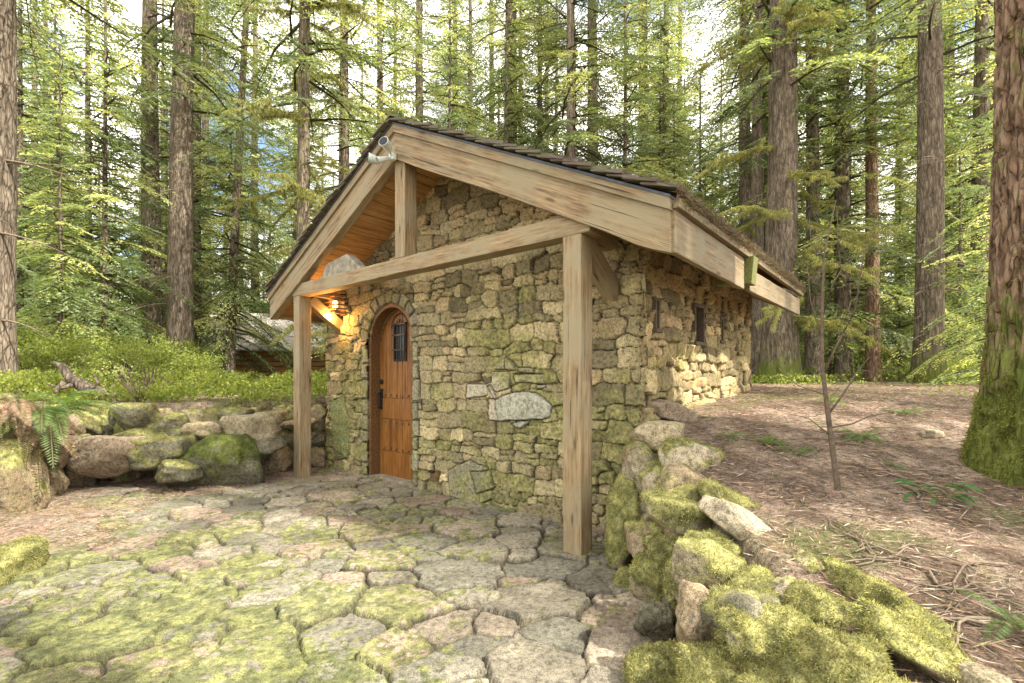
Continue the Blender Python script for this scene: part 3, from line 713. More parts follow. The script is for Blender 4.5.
# ------------------------------------------------------------------ rocks
def ico(sub):
    bm = bmesh.new(); bmesh.ops.create_icosphere(bm, subdivisions=sub, radius=1)
    V = np.array([v.co[:] for v in bm.verts]); Fc = np.array([[v.index for v in f.verts] for f in bm.faces]); bm.free(); return V, Fc
ICO = {k: ico(k) for k in (3, 4, 5)}
def make_rock(name, c, s, rot, seed, moss, tone, parent, sub=4, dens=9000, mcol=0):
    rg = np.random.default_rng(seed); V0, Fc = ICO[sub]
    k = 10; nn = rg.normal(0, 1, (k, 3)); nn /= np.linalg.norm(nn, axis=1)[:, None]; nn = np.concatenate([nn, np.eye(3), -np.eye(3)])
    dd = np.concatenate([rg.uniform(.58, .95, k), rg.uniform(.78, .95, 6)])
    q = (V0 @ nn.T) / dd; q = np.maximum(q, 1e-3); r = 1 / (np.sum(q ** 26, 1) ** (1 / 26.))
    P = V0 * r[:, None]
    P = P * np.array(s)
    off = seed * 7.7; sc = 1 / max(s)
    nrm = V0 / np.array(s); nrm /= np.linalg.norm(nrm, axis=1)[:, None]
    P = P + nrm * (fbm(P + off, sc * .9, seed, 3)[:, None] * .09 + (np.abs(fbm(P + off, sc * 2.4, seed + 2, 5)) * 2 - .4)[:, None] * .13) * min(s)
    E = Euler(rot).to_matrix(); E = np.array(E); P = P @ E.T; 
    me = npmesh(name, P, Fc); no = np.empty(len(P) * 3, np.float32); me.vertices.foreach_get('normal', no); no = no.reshape(-1, 3)
    G = P + off
    mo = moss - .5 + no[:, 2] * .35 + .6 * fbm(G, 3.5, seed + 4, 4) + .25 * fbm(G, 14, seed + 5, 3)
    mf = sstep(-.05, .18, mo)
    base = np.array(tone) * (1 + .35 * fbm(G, 7, seed + 6, 5))[:, None]
    lich = sstep(.25, .45, fbm(G, 9, seed + 7, 4)); base = base + (np.array((.34, .31, .22)) - base) * (lich * .5)[:, None]
    green = mixv(np.array((.11, .11, .038)), np.array((.31, .295, .11)), sstep(-.4, .4, fbm(G, 16, seed + 8, 3)))
    if mcol: green = green * np.array((.36, .45, .25))
    C = base + (green - base) * mf[:, None]; P2_ = P + no * (mf * (.008 + .01 * fbm(G, 25, seed + 9, 3)))[:, None]
    bpy.data.meshes.remove(me)
    o = link(name, npmesh(name, P2_, Fc, np.clip(C, .01, 1)), M['rock'], parent); o.location = c
    if dens and moss > .1:
        tri = P2_[Fc]; ar = np.linalg.norm(np.cross(tri[:, 1] - tri[:, 0], tri[:, 2] - tri[:, 0]), axis=1) * .5
        w_ = ar * np.clip(mf[Fc].mean(1) - .4, 0, 1); tot = w_.sum() * dens
        if tot > 20:
            n = int(min(tot * 2.6, 22000)); f = rg.choice(len(Fc), n, p=w_ / w_.sum()); a, b_ = rg.random(n), rg.random(n); fl_ = a + b_ > 1; a[fl_] = 1 - a[fl_]; b_[fl_] = 1 - b_[fl_]
            t = tri[f]; pt = t[:, 0] + a[:, None] * (t[:, 1] - t[:, 0]) + b_[:, None] * (t[:, 2] - t[:, 0]); fn = no[Fc[f]].mean(1)
            cc = mixv(np.array((.11, .12, .035)), np.array((.42, .41, .165)), rg.random(n))
            if mcol: cc = cc * np.array((.34, .42, .2))
            cc = cc * np.clip(1 + .9 * fbm(pt + off, 9, seed + 12, 3), .35, 1.6)[:, None]; bw_ = rg.random(n) < .13 + .3 * (fbm(pt + off, 5, seed + 13, 3) > .2); cc[bw_] = cc[bw_] * np.array((.78, .66, .62))
            Vb, Fb, Cb = blades(pt, fn, rg.uniform(.004, .017, n) * (1 + .8 * (rg.random(n) < .1)), np.full(n, .0017), cc, droop=.25, rg=rg, spread=.55)
            mm = link('moss', npmesh('moss', Vb, Fb, Cb, False), M['moss'], o)
    return o
RT = {'g': (.26, .22, .14), 't': (.34, .28, .175), 'b': (.26, .20, .125), 'd': (.13, .12, .08), 'p': (.42, .355, .25), 'k': (.27, .205, .145)}
def px(u, v, Y): return ((u - 512) / F * Y, Y, CH + (HZ - v) / F * Y)
rw = empty('retaining_wall', (1.0, 3.0, 0)); tag(rw, 'dry stacked boulder retaining wall thick with yellow moss right of the patio', 'stone wall')
bpy.context.view_layer.update()
def wall_rock(par, u, v, Y, wpx, hpx, moss, tone, ry=0, dep=None, sub=4, mcol=0, rz=0, name='rock', seed=None):
    x, y, z = px(u, v, Y); sx = wpx / 2 / F * Y * 1.1; sz = hpx / 2 / F * Y * 1.1; dep = dep or max(.1, .9 * (sx + sz) / 2)
    l = par.location if par else Vector((0, 0, 0))
    return make_rock(name, (x - l.x, y - l.y, z - l.z), (sx, dep, sz), (0, R(ry), R(rz)), seed or int(u * 7 + v * 13), moss, RT[tone], par, sub, 15000 if Y < 4.5 else 8000, mcol)
for a in [(668, 409, 4.35, 62, 20, -.1, 'k', 14, .16), (655, 437, 3.95, 62, 30, -.3, 't', 0, .2), (688, 457, 3.4, 60, 34, .45, 'p', 18, .17), (641, 474, 3.6, 36, 46, .2, 'g', 0, .14),
          (657, 497, 3.35, 26, 50, -.1, 'g', -12, .15), (682, 488, 3.15, 52, 46, .25, 'b', 20, .17), (628, 522, 3.55, 38, 88, .6, 'g', 4, .16), (648, 541, 3.2, 38, 32, .3, 'b', -8, .16),
          (676, 527, 2.95, 34, 44, .45, 'b', 0, .15), (745, 527, 2.55, 86, 34, .18, 'p', 40, .17), (722, 505, 2.85, 54, 34, .7, 'g', 25, .18), (712, 558, 2.5, 62, 66, .7, 'g', 15, .17), (652, 582, 3.0, 46, 76, .65, 'g', 0, .16),
          (632, 590, 3.2, 36, 40, .8, 'd', 0, .12), (700, 625, 2.12, 60, 96, -.15, 'b', -8, .13), (656, 668, 2.15, 58, 50, .75, 'g', 0, .13), (804, 600, 1.95, 56, 34, .1, 'p', 35, .13), (762, 590, 2.15, 60, 46, .7, 'g', 25, .16),
          (765, 648, 1.75, 84, 72, .75, 'g', 10, .14), (835, 660, 1.5, 96, 60, .75, 'g', 10, .15), (875, 606, 1.85, 66, 48, .72, 'g', 28, .18), (918, 640, 1.62, 74, 50, .7, 'g', 24, .17), (832, 622, 1.8, 64, 50, .75, 'b', 15, .15), (812, 572, 2.1, 40, 30, .55, 'g', 20, .12), (775, 622, 1.95, 54, 40, .35, 'p', 20, .13), (850, 586, 2.0, 50, 34, .5, 'b', 30, .12),
          (930, 660, 1.5, 120, 50, .6, 'g', 25, .15), (985, 686, 1.35, 60, 30, .0, 'g', 0, .1), (720, 690, 1.8, 70, 60, .8, 'g', 0, .13), (800, 720, 1.45, 100, 80, .9, 'g', 0, .15), (690, 580, 2.5, 40, 40, .6, 'd', 0, .12),
          (900, 740, 1.2, 130, 90, .8, 'g', 0, .15), (664, 560, 2.95, 34, 44, .9, 'g', 0, .12), (735, 620, 1.95, 50, 50, .9, 'g', 0, .12), (655, 620, 2.55, 44, 40, .2, 'd', 0, .1), (640, 505, 3.75, 30, 50, .2, 'd', 0, .1)]:
    wall_rock(rw, a[0], a[1], a[2], a[3], a[4], a[5], a[6], a[7], a[8], sub=5 if a[2] < 2.7 else 4)
# stones of the same wall where it runs on past the camera and closes against the cabin
for k in range(14):
    y = 1.2 - k * .3; x = np.interp(y, [-4, -1, .3, 1.2], [1.35, 1.3, 1.15, 1.0]); 
    make_rock('rock', (x - 1 + rnd.uniform(-.05, .05), y - 3, rnd.uniform(.12, .4)), (.2, .2, .17), (rnd.random(), rnd.random(), rnd.random() * 6), 900 + k, .7, RT['g'], rw, 3, 3000)
for k in range(5):
    x, y = 1.12 + .04 * k, 4.25 + .09 * k
    make_rock('rock', (x - 1, y - 3, .25 + .17 * k), (.15, .14, .11), (rnd.random(), 0, rnd.random() * 6), 930 + k, .3, RT['g'], rw, 3, 0)
lw = empty('retaining_wall', (-4.2, 6.6, 0)); tag(lw, 'low boulder retaining wall at the back left of the patio under green undergrowth', 'stone wall')
for a in [(96, 414, 6.9, 42, 24, .6, 'b'), (92, 436, 6.7, 50, 36, .25, 'd'), (113, 458, 6.4, 72, 38, -.05, 'k'), (138, 420, 6.7, 32, 28, .5, 'd'), (145, 438, 6.6, 64, 18, .6, 'd'), (163, 453, 6.4, 46, 30, .45, 'd'),
          (216, 460, 6.25, 80, 52, .52, 'd'), (203, 430, 6.5, 34, 15, -.3, 't'), (254, 430, 6.5, 44, 28, .0, 'g'), (269, 444, 6.5, 24, 18, -.2, 'd'), (280, 461, 6.65, 36, 36, .1, 'b'), (300, 423, 6.9, 44, 16, -.2, 't'),
          (288, 441, 6.8, 26, 18, -.2, 'd'), (319, 424, 7.2, 20, 14, .1, 't'), (319, 439, 7.15, 22, 16, .0, 'd'), (318, 456, 7.1, 24, 20, .2, 'b'), (170, 424, 6.8, 34, 18, .6, 'd'), (238, 415, 6.8, 30, 16, .3, 'd'), (60, 424, 6.8, 46, 36, .5, 'b'), (70, 452, 6.4, 40, 34, .3, 'd'),
          (178, 470, 6.2, 34, 20, .3, 'd'), (248, 456, 6.7, 40, 30, .2, 'd'), (230, 434, 6.7, 36, 24, .1, 'd'), (185, 440, 6.7, 34, 22, .3, 'd'), (300, 462, 6.9, 24, 26, .0, 'd'), (290, 412, 7.1, 30, 12, .2, 'b'), (118, 436, 6.9, 36, 28, .3, 'd'), (270, 418, 6.9, 26, 12, .3, 'b')]:
    wall_rock(lw, a[0], a[1], a[2] - (.35 if a[0] < 190 else .1 if a[0] < 275 else -.42), a[3] * (1.12 if a[0] < 275 else .85), a[4] * (1.12 if a[0] < 275 else 1), a[5], a[6], dep=.26, mcol=1 if a[0] == 216 else 0)
def fill(par, pts, n, zf, tones, seed0, ms):
    L_ = [math.dist(pts[i], pts[i + 1]) for i in range(len(pts) - 1)]
    for k in range(n):
        d_ = (k % (n // 3) + .5 * (k % 2) + rnd.uniform(0, .4)) / (n // 3 + .5) * sum(L_); lay = k // (n // 3)
        for i, l_ in enumerate(L_):
            if d_ <= l_: break
            d_ -= l_
        t_ = min(d_ / L_[i], 1); x = pts[i][0] * (1 - t_) + pts[i + 1][0] * t_; y = pts[i][1] * (1 - t_) + pts[i + 1][1] * t_; top = zf(t_, y)
        hh = top / 3; l = par.location
        make_rock('rock', (x - l.x, y - l.y, hh * (lay + .5) - l.z), (rnd.uniform(.14, .24), rnd.uniform(.13, .18), hh * .62), (rnd.uniform(-.2, .2), rnd.uniform(-.2, .2), rnd.uniform(0, 6)), seed0 + k, ms, RT[rnd.choice(tones)], par, 4, 7000)
fill(lw, [(-3.1, 7.62), (-3.6, 7.12), (-4.35, 6.62), (-5.2, 6.5), (-5.5, 6.15), (-5.35, 5.5)], 42, lambda t, y: .93, 'dddbgk', 2000, .42)
fill(rw, [(1.1, 4.0), (1.06, 3.3), (1.0, 2.6), (.98, 2.0), (1.0, 1.3)], 30, lambda t, y: tz(1.5, y) * .93, 'ddbg', 2100, .55)
lf = empty('boulder_bank', (-5.2, 5, 0)); tag(lf, 'bank of tan boulders at the left edge of the patio below the fern', 'stone wall')
for a in [(4, 432, 5.1, 46, 44, .5, 't'), (14, 484, 4.9, 58, 96, .55, 'b'), (-30, 470, 4.9, 70, 110, .5, 'b'), (36, 440, 5.4, 40, 46, .2, 'k'), (-45, 420, 4.8, 60, 50, .4, 'g')]:
    wall_rock(lf, a[0], a[1], a[2], a[3], a[4], a[5], a[6], dep=.3, sub=4)
o = wall_rock(None, 2, 562, 3.35, 48, 38, .95, 'g', dep=.2, sub=4, name='mossy_rock', seed=77); tag(o, 'low moss covered rock on the patio edge at far left', 'rock')
o = wall_rock(None, 940, 436, 4.6, 18, 9, -.2, 'p', dep=.06, sub=3, name='stone', seed=78)
x, y, z = ground_at(930, 436); o.location = (x, y, z + .02); tag(o, 'small pale stone on the forest floor left of the big mossy trunk', 'stone')

# ------------------------------------------------------------------ trees
def trunk_mesh(H, r0, seed, nseg=20, nring=50, rough=.06, flare=.35, mossh=0.0, taper=.75, lean=(0, 0), mossall=0.0):
    t = np.linspace(0, 1, nring) ** 1.6; z = t * H; th = np.linspace(0, 2 * np.pi, nseg, endpoint=False)
    Z, T = np.meshgrid(z, th, indexing='ij'); rr = r0 * (1 - taper * Z / H) * (1 + flare * np.exp(-Z / (r0 * 1.6)) * (1 + .45 * np.sin(T * 4 + seed) + .25 * np.sin(T * 7 + seed * 2)))
    cyl = np.stack([np.cos(T) * 3, np.sin(T) * 3, Z * .9], -1)
    rr = rr * (1 + rough * fbm(cyl.reshape(-1, 3) + seed * 3.1, 1.5, seed, 4).reshape(rr.shape))
    bx_ = lean[0] * Z + .12 * r0 * np.sin(Z * .35 + seed); by_ = lean[1] * Z + .12 * r0 * np.cos(Z * .3 + seed)
    V = np.stack([bx_ + rr * np.cos(T), by_ + rr * np.sin(T), Z - .25 * (Z == 0)], -1).reshape(-1, 3)
    i = np.arange(nring - 1)[:, None] * nseg; j_ = np.arange(nseg)[None]; jn = (j_ + 1) % nseg
    Fc = np.stack([i + j_, i + jn, i + nseg + jn, i + nseg + j_], -1).reshape(-1, 4)
    m_ = np.clip(mossall + (np.exp(-V[:, 2] / mossh) if mossh else 0), 0, 1) * np.ones(len(V))
    return npmesh('trunk', V, Fc, np.stack([m_, m_, m_], 1))
PAL = [np.array(c) for c in ((.09, .125, .05), (.175, .21, .08), (.28, .30, .13), (.145, .185, .10))]
def crown_mesh(H, z0, Lmax, nbr, seed, spray=.13, wspr=.022, droop=.35, dens=1.0, shape=.8, pale=0.0):
    rg = np.random.default_rng(seed); VP = []; DR = []; LL = []; CC = []; tubes = MB()
    for b_ in range(nbr):
        f = (b_ + rg.random()) / nbr; z = z0 + (H - z0) * f; az = rg.uniform(0, 2 * np.pi); L = Lmax * ((1 - f) ** shape * .92 + .08) * rg.uniform(.55, 1.1)
        if rg.random() < .12: L *= .5
        up = rg.uniform(-.25, .2) + .35 * f; dr = droop * rg.uniform(.6, 1.4)
        dirv = np.array((np.cos(az), np.sin(az), 0)); side = np.array((-np.sin(az), np.cos(az), 0))
        def pt(s): return dirv * s * L + np.array((0, 0, z + up * s * L - dr * s * s * L)) + side * .08 * L * np.sin(s * 3 + b_)
        pts = [pt(s) for s in (0, .25, .5, .75, 1)]
        tubes.tube(pts, [.012 + .009 * L, .01 + .006 * L, .012, .007, .003], 3, False)
        tone = PAL[rg.integers(0, 4)] * rg.uniform(.75, 1.3) * (1 + pale)
        nt_ = max(3, int(L / .105 * dens))
        for k in range(nt_):
            s = .16 + .84 * (k + rg.random()) / nt_; q = 1 if k % 2 else -1
            l = (.30 * L * (1 - s) + .16) * rg.uniform(.6, 1.2); base = pt(s)
            d = dirv * .75 + side * q * rg.uniform(.6, 1.1); d[2] += up - 1.4 * dr * s + rg.uniform(-.2, .1); d /= np.linalg.norm(d)
            m_ = max(2, int(l / spray * 2.4 * dens)); tt = (np.arange(m_) + rg.random(m_)) / m_
            p = base + d * (tt * l)[:, None]; p[:, 2] -= .25 * l * tt ** 2
            VP.append(p); sg = np.where(np.arange(m_) % 2 == 0, 1, -1)[:, None]; s2 = np.cross(d, (0, 0, 1.0)); DR.append(d + s2 * sg * .9 + rg.normal(0, .18, (m_, 3)) - np.array((0, 0, .15)))
            LL.append(np.full(m_, spray) * rg.uniform(.6, 1.15, m_)); CC.append(np.repeat((tone * rg.uniform(.8, 1.25))[None], m_, 0))
    P = np.concatenate(VP); D = np.concatenate(DR); D /= np.linalg.norm(D, axis=1)[:, None]; L = np.concatenate(LL); C = np.concatenate(CC)
    V, Fc, C = blades(P, D, L, L * (wspr / spray), C, tip=.45, rg=rg, spread=.06)
    # limbs as thin quads of the same mesh
    tv = np.array(tubes.v); tf = np.array([f for f in tubes.f if len(f) == 4]) + len(V)
    V = np.concatenate([V, tv]); Fc = np.concatenate([Fc, tf]); C = np.concatenate([C, np.tile((.085, .07, .045), (len(tv), 1))])
    return npmesh('crown', V, Fc, C, False)
def dead_limbs(z0, z1, n, L, seed, r=.3, moss=0.0):
    rg = np.random.default_rng(seed); out_ = []; P = []
    for k in range(n):
        m = MB(); z = rg.uniform(z0, z1); az = rg.uniform(0, 2 * np.pi); l = L * rg.uniform(.4, 1.1); up = rg.uniform(-.15, .25)
        d = np.array((math.cos(az), math.sin(az), 0)); s_ = np.array((-d[1], d[0], 0)); dr = rg.uniform(.1, .5); wv = rg.uniform(-.3, .3)
        f = lambda s: d * (s * l + r * .3) + np.array((0, 0, z + up * s * l - dr * s * s * l)) + s_ * wv * l * s * s
        m.tube([f(s) for s in np.linspace(0, 1, 7)], list(np.linspace(.012 + .008 * l, .003, 7)), 4, False)
        for s in np.linspace(.05, 1, int(60 * l * (1 if moss else 0)) + 1): P.append(f(s))
        for _ in range(int(4 + 3 * l)):
            s = rg.integers(1, 6) / 6; p = f(s); q = d * .6 + s_ * rg.choice([-1, 1]) * rg.uniform(.4, 1) + np.array((0, 0, rg.uniform(-.5, .2))); ll = rg.uniform(.15, .45) * l
            p1 = p + q * ll * .5 + np.array((0, 0, -.02)); p2 = p + q * ll + np.array((0, 0, -.12 * ll)); m.tube([p, p1, p2], [.007, .005, .002], 3, False)
            if moss: P += [p + (p2 - p) * t_ for t_ in np.linspace(0, 1, int(40 * ll) + 1)]
        me_ = m.mesh('dead_branch', True); out_.append(me_)
    mm = None
    if moss:
        P = np.array(P); P = np.repeat(P, 9, 0) + rg.normal(0, .012, (len(P) * 9, 3)); n_ = len(P)
        c = mixv(np.array((.13, .135, .04)), np.array((.34, .33, .12)), rg.random(n_))
        V, Fc, C = blades(P, np.tile((0, 0, -.8), (n_, 1)), rg.uniform(.02, .15, n_) * moss, np.full(n_, .006), c, rg=rg, spread=.35); mm = npmesh('hanging_moss', V, Fc, C, False)
    return out_, mm
CROWNS = {'shade': crown_mesh(30, 9.0, 3.3, 46, 106, spray=.13, wspr=.024, droop=.5, dens=.9), 'tall_low': crown_mesh(27, 1.8, 4.2, 190, 101, spray=.12, wspr=.021, shape=.6, droop=.5, dens=1.25), 'tall_high': crown_mesh(30, 8.0, 3.6, 105, 102, spray=.12, wspr=.022, droop=.5, dens=1.15),
          'young': crown_mesh(9.5, .3, 2.6, 130, 103, spray=.10, wspr=.018, shape=.9, pale=.3, droop=.45, dens=1.3), 'young2': crown_mesh(13, .6, 3.2, 170, 104, spray=.11, wspr=.02, pale=.25, droop=.5, dens=1.25), 'mid': crown_mesh(20, 1.2, 3.6, 175, 105, spray=.12, wspr=.021, pale=.1, shape=.7, droop=.55, dens=1.25)}
for k in CROWNS: CROWNS[k].name = 'crown_' + k
DEAD = [dead_limbs(1.2, 9, 26, 1.6, 201), dead_limbs(1.5, 10, 22, 2.3, 202, moss=1.0), dead_limbs(.8, 8, 36, 1.2, 203)]
def tree(x, y, r, H, label, cat='tree', crown='tall_high', dead=0, group=None, lean=(0, 0), name='conifer_tree', mat='bark', mossh=.0, seed=1, mossall=0.0, nseg=24, nring=60, cs=None, rz=None, z=None, rough=.06, flare=.35):
    z = tz(x, y) - .03 if z is None else z; t = empty(name, (x, y, z), rz if rz is not None else rnd.uniform(0, 6.28)); tag(t, label, cat, group)
    # lean is given in world axes; turn it into the tree's frame
    a = -t.rotation_euler.z; lx_, ly_ = lean; l2 = (lx_ * math.cos(a) - ly_ * math.sin(a), lx_ * math.sin(a) + ly_ * math.cos(a))
    link('trunk', trunk_mesh(H, r, seed, nseg, nring, rough, flare, mossh, lean=l2, mossall=mossall), M[mat], t)
    if crown:
        c = link('crown', CROWNS[crown], M['needles'], t)
        base = {'tall_low': 27, 'tall_high': 30, 'shade': 30, 'young': 9.5, 'young2': 13, 'mid': 20}[crown]; s = H / base; c.scale = (cs or 1, cs or 1, s)
        c.matrix_local = Matrix(((cs or 1, 0, l2[0] * s, 0), (0, cs or 1, l2[1] * s, 0), (0, 0, s, 0), (0, 0, 0, 1)))
    if dead is not None:
        dm, mm = DEAD[dead]; Mx = Matrix(((1, 0, l2[0], 0), (0, 1, l2[1], 0), (0, 0, 1, 0), (0, 0, 0, 1)))
        for q in dm: link('dead_branch', q, M['mossbranch'] if mm else M['twig'], t).matrix_local = Mx.copy()
        if mm: link('hanging_moss', mm, M['moss'], t).matrix_local = Mx.copy()
    return t
def tp(u, Y): return (u - 512) / F * Y, Y
# the big fir at the right edge
x, y = 3.60, 3.05
big_t = empty('fir_tree', (x, y, tz(x, y) - .08)); tag(big_t, 'huge fir trunk with red brown bark and thick moss at the right edge', 'tree')
def big_trunk():
    nseg, nring = 260, 420; H = 24; t = np.linspace(0, 1, nring); z = t * 7.0; th = np.linspace(0, 2 * np.pi, nseg, endpoint=False)
    Z, T = np.meshgrid(z, th, indexing='ij'); r = .36 * (1 - .02 * Z) * (1 + .50 * np.exp(-Z / .45) * (1 + .3 * np.sin(T * 3 + 1.0)) + .12 * np.exp(-Z / 1.8))
    cyl = np.stack([np.cos(T) * 1.0, np.sin(T) * 1.0, Z * .42], -1).reshape(-1, 3)
    wn = cyl + .12 * np.stack([fbm(cyl, 3, 301), fbm(cyl, 3, 302), fbm(cyl, 3, 303)], 1)
    ridge = 1 - np.abs(fbm(wn, 7.5, 304, 3)) * 2.8; ridge = np.clip(ridge, 0, 1); plate = sstep(.15, .75, 1 - ridge)
    fine = fbm(cyl * (1, 1, 1.6), 22, 305, 4); rr = r.ravel() + .045 * plate + .012 * fine
    mo = np.clip(.85 * np.exp(-Z.ravel() / .8) + .25 * np.exp(-Z.ravel() / 3) + .25 * fbm(cyl, 2.5, 306, 4), 0, 1)
    V = np.stack([rr * np.cos(T.ravel()), rr * np.sin(T.ravel()), Z.ravel() - .1], 1)
    i = np.arange(nring - 1)[:, None] * nseg; j_ = np.arange(nseg)[None]; jn = (j_ + 1) % nseg
    link('trunk', npmesh('trunk', V, np.stack([i + j_, i + jn, i + nseg + jn, i + nseg + j_], -1).reshape(-1, 4), np.stack([mo, mo, mo], 1)), M['bark_red'], big_t)
    Hm = trunk_mesh(20, .36, 5, 40, 40, .05, 0); o = link('upper_trunk', Hm, M['bark_red'], big_t); o.location = (0, 0, 6.85); o.scale = (.93, .93, 1)
    # moss tufts
    w_ = np.clip(mo + .55 * noise(cyl, 14, 307) - .52, 0, 1) * (Z.ravel() < 3.2) * (np.cos(T.ravel() - math.pi * 1.1) > -.3); n = 26000
    k = rng.choice(len(w_), n, p=w_ / w_.sum()); P = V[k] + rng.normal(0, .008, (n, 3)); nn = np.stack([np.cos(T.ravel()[k]), np.sin(T.ravel()[k]), np.zeros(n)], 1)
    c = mixv(np.array((.10, .125, .025)), np.array((.27, .29, .065)), rng.random(n)); Vb, Fb, Cb = blades(P, nn, rng.uniform(.012, .032, n), np.full(n, .0028), c, droop=.5)
    link('moss', npmesh('moss', Vb, Fb, Cb, False), M['moss'], big_t)
    c = link('crown', CROWNS['shade'], M['needles'], big_t); c.scale = (1, 1, .9)
big_trunk()
# named trunks, left to right in the photograph
tree(*tp(-14, 7.8), .36, 27, 'dark thick trunk cut off by the left edge of the picture', crown='tall_high', dead=2, seed=2)
tree(*tp(151, 16), .31, 28, 'straight grey trunk second from the left behind the green undergrowth', dead=0, seed=3)
tree(*tp(178, 13.5), .33, 29, 'thick grey brown trunk leaning slightly right beside the straight grey trunk', dead=2, seed=4, lean=(.022, 0))
tree(*tp(229, 17), .17, 22, 'slender brown trunk leaning right between the thick trunk and the cabin roof', dead=2, seed=5, lean=(.045, 0), crown='mid')
tree(*tp(304, 11.5), .17, 24, 'thin trunk with long drooping mossy boughs just left of the gable', dead=1, seed=6, crown='tall_high', rz=2.2, mossall=.25)
tree(*tp(345, 15), .17, 24, 'mossy thin trunk rising behind the left roof slope', dead=1, seed=7, rz=.5)
tree(*tp(507, 17), .10, 17, 'very thin trunk above the right roof slope near the peak', dead=0, seed=8, crown='young2')
tree(*tp(571, 15), .17, 24, 'slim brown trunk above the middle of the right roof slope', dead=2, seed=9)
tree(*tp(592, 17), .25, 27, 'darker trunk close behind the slim brown trunk above the roof', dead=0, seed=10)
tree(*tp(745, 17), .24, 27, 'leftmost grey trunk of the tight cluster behind the cabin', dead=0, seed=11)
tree(*tp(758, 15), .22, 27, 'second trunk of the cluster, between the leftmost one and the broad one', dead=None, seed=12)
tree(*tp(781, 12.8), .42, 29, 'broadest trunk of the cluster behind the far end of the cabin roof', dead=1, seed=13, mossh=.7, rz=1.0)
tree(*tp(768, 19), .25, 27, 'trunk half hidden behind the broad trunk of the cluster', dead=0, seed=14, crown='tall_low')
tree(*tp(812, 15), .22, 27, 'straight trunk just right of the cluster behind the cabin', dead=2, seed=15)
tree(*tp(836, 24), .16, 25, 'distant thin trunk right of the cluster, half veiled by foliage', dead=0, seed=15, crown='mid')
tree(*tp(872, 14.5), .19, 26, 'slim reddish trunk midway between the cluster and the mossy giant', dead=2, seed=16, mat='bark_red')
tree(*tp(930, 11.5), .29, 28, 'stout grey trunk nearest to the mossy giant with dead twigs on it', dead=2, seed=17, lean=(-.006, 0), mossh=.6)
# background forest
def copy_tree(src, x, y, sc, rz, label, group):
    r = src.copy(); col.objects.link(r); r.location = (x, y, tz(x, y) - .05); r.rotation_euler = (0, 0, rz); r.scale = (sc, sc, sc); r['label'] = label; r['group'] = group
    for ch in src.children:
        c = ch.copy(); col.objects.link(c); c.parent = r; c.matrix_local = ch.matrix_local.copy()
    return r
LB = {'l': ('conifer of the dense sunlit forest left of the gable peak', 'forest trees left of the cabin'), 'm': ('conifer of the dense forest seen above the cabin roof', 'forest trees behind the cabin roof'),
      'r': ('conifer of the pale green forest right of the cabin', 'forest trees right of the cabin'), 'o': ('tall conifer shading the clearing from outside the picture', 'trees around the clearing')}
def zone(x, y):
    u = 512 + F * x / max(y, .1)
    return 'o' if y < 1 or u < -60 or u > 1090 else 'l' if u < 397 else 'm' if u < 665 else 'r'
used = []
kinds = ['tall_low', 'mid', 'young', 'young2', 'tall_high']; hts = {'tall_low': 27, 'mid': 20, 'young': 9.5, 'young2': 13, 'tall_high': 30, 'shade': 30}; rad = {'tall_low': .24, 'mid': .17, 'young': .07, 'young2': .10, 'tall_high': .3, 'shade': .3}
protos = {}
def put(kind, x, y, sc=1.0):
    z = zone(x, y); lab, grp = LB[z]; young = kind.startswith('young')
    kw = {'tall_low': 'full crowned conifer', 'mid': 'half grown conifer', 'young': 'bushy young hemlock', 'young2': 'slender young hemlock', 'tall_high': 'tall conifer', 'shade': 'thin crowned tall conifer'}[kind]
    if z == 'o':
        side = 'behind the camera' if y < -5 else 'off to the left' if x < 0 else 'off to the right'; lab = kw + ' shading the clearing from outside the picture ' + side
    else:
        u = 512 + F * x / y; nm = [(-30, 'left edge'), (151, 'straight grey trunk'), (180, 'thick leaning trunk'), (235, 'slender leaning trunk'), (304, 'mossy boughed trunk'), (397, 'gable peak'), (507, 'very thin trunk'), (582, 'paired roof trunks'), (665, 'right eave corner'),
            (745, 'trunk cluster'), (812, 'trunk right of the cluster'), (872, 'slim reddish trunk'), (930, 'stout grey trunk'), (1010, 'mossy giant')]
        q = max(i for i in range(len(nm)) if nm[i][0] <= max(u, -30)); a_ = nm[q][1]; b_ = nm[q + 1][1] if q + 1 < len(nm) else 'right edge'
        lab = kw + (' near' if y < 22 else ' farther back' if y < 36 else ' deepest') + ' between ' + a_ + ' and ' + b_
    grp = grp + ' (' + {'tall_low': 'full crowned', 'mid': 'half grown', 'young': 'bushy young', 'young2': 'young', 'tall_high': 'bare stemmed', 'shade': 'thin crowned'}[kind] + ')'
    if kind not in protos:
        protos[kind] = tree(x, y, rad[kind], hts[kind], lab, crown=kind, dead=None, group=grp, seed=50 + len(protos), nseg=14, nring=30, name='hemlock_tree' if young else 'conifer_tree'); return
    copy_tree(protos[kind], x, y, sc, rnd.uniform(0, 6.28), lab, grp)
tries = 0; placed = []
def free(x, y, d):
    return all((x - a) ** 2 + (y - b_) ** 2 > d * d for a, b_ in placed)
while len(placed) < 120 and tries < 4000:
    tries += 1; y = rnd.uniform(15, 52); x = rnd.uniform(-1.15, 1.15) * y
    if not free(x, y, 2.1): continue
    if y < 30 and -.62 < x / y < -.34: continue
    if -9 < x < 7 and abs((y - 21) + .525 * (x + 9)) < 3.2: continue      # sight line to the far cabin
    k = rnd.choices(kinds, [4, 5, 3, 5, .5])[0]
    placed.append((x, y)); put(k, x, y, rnd.uniform(.8, 1.2))
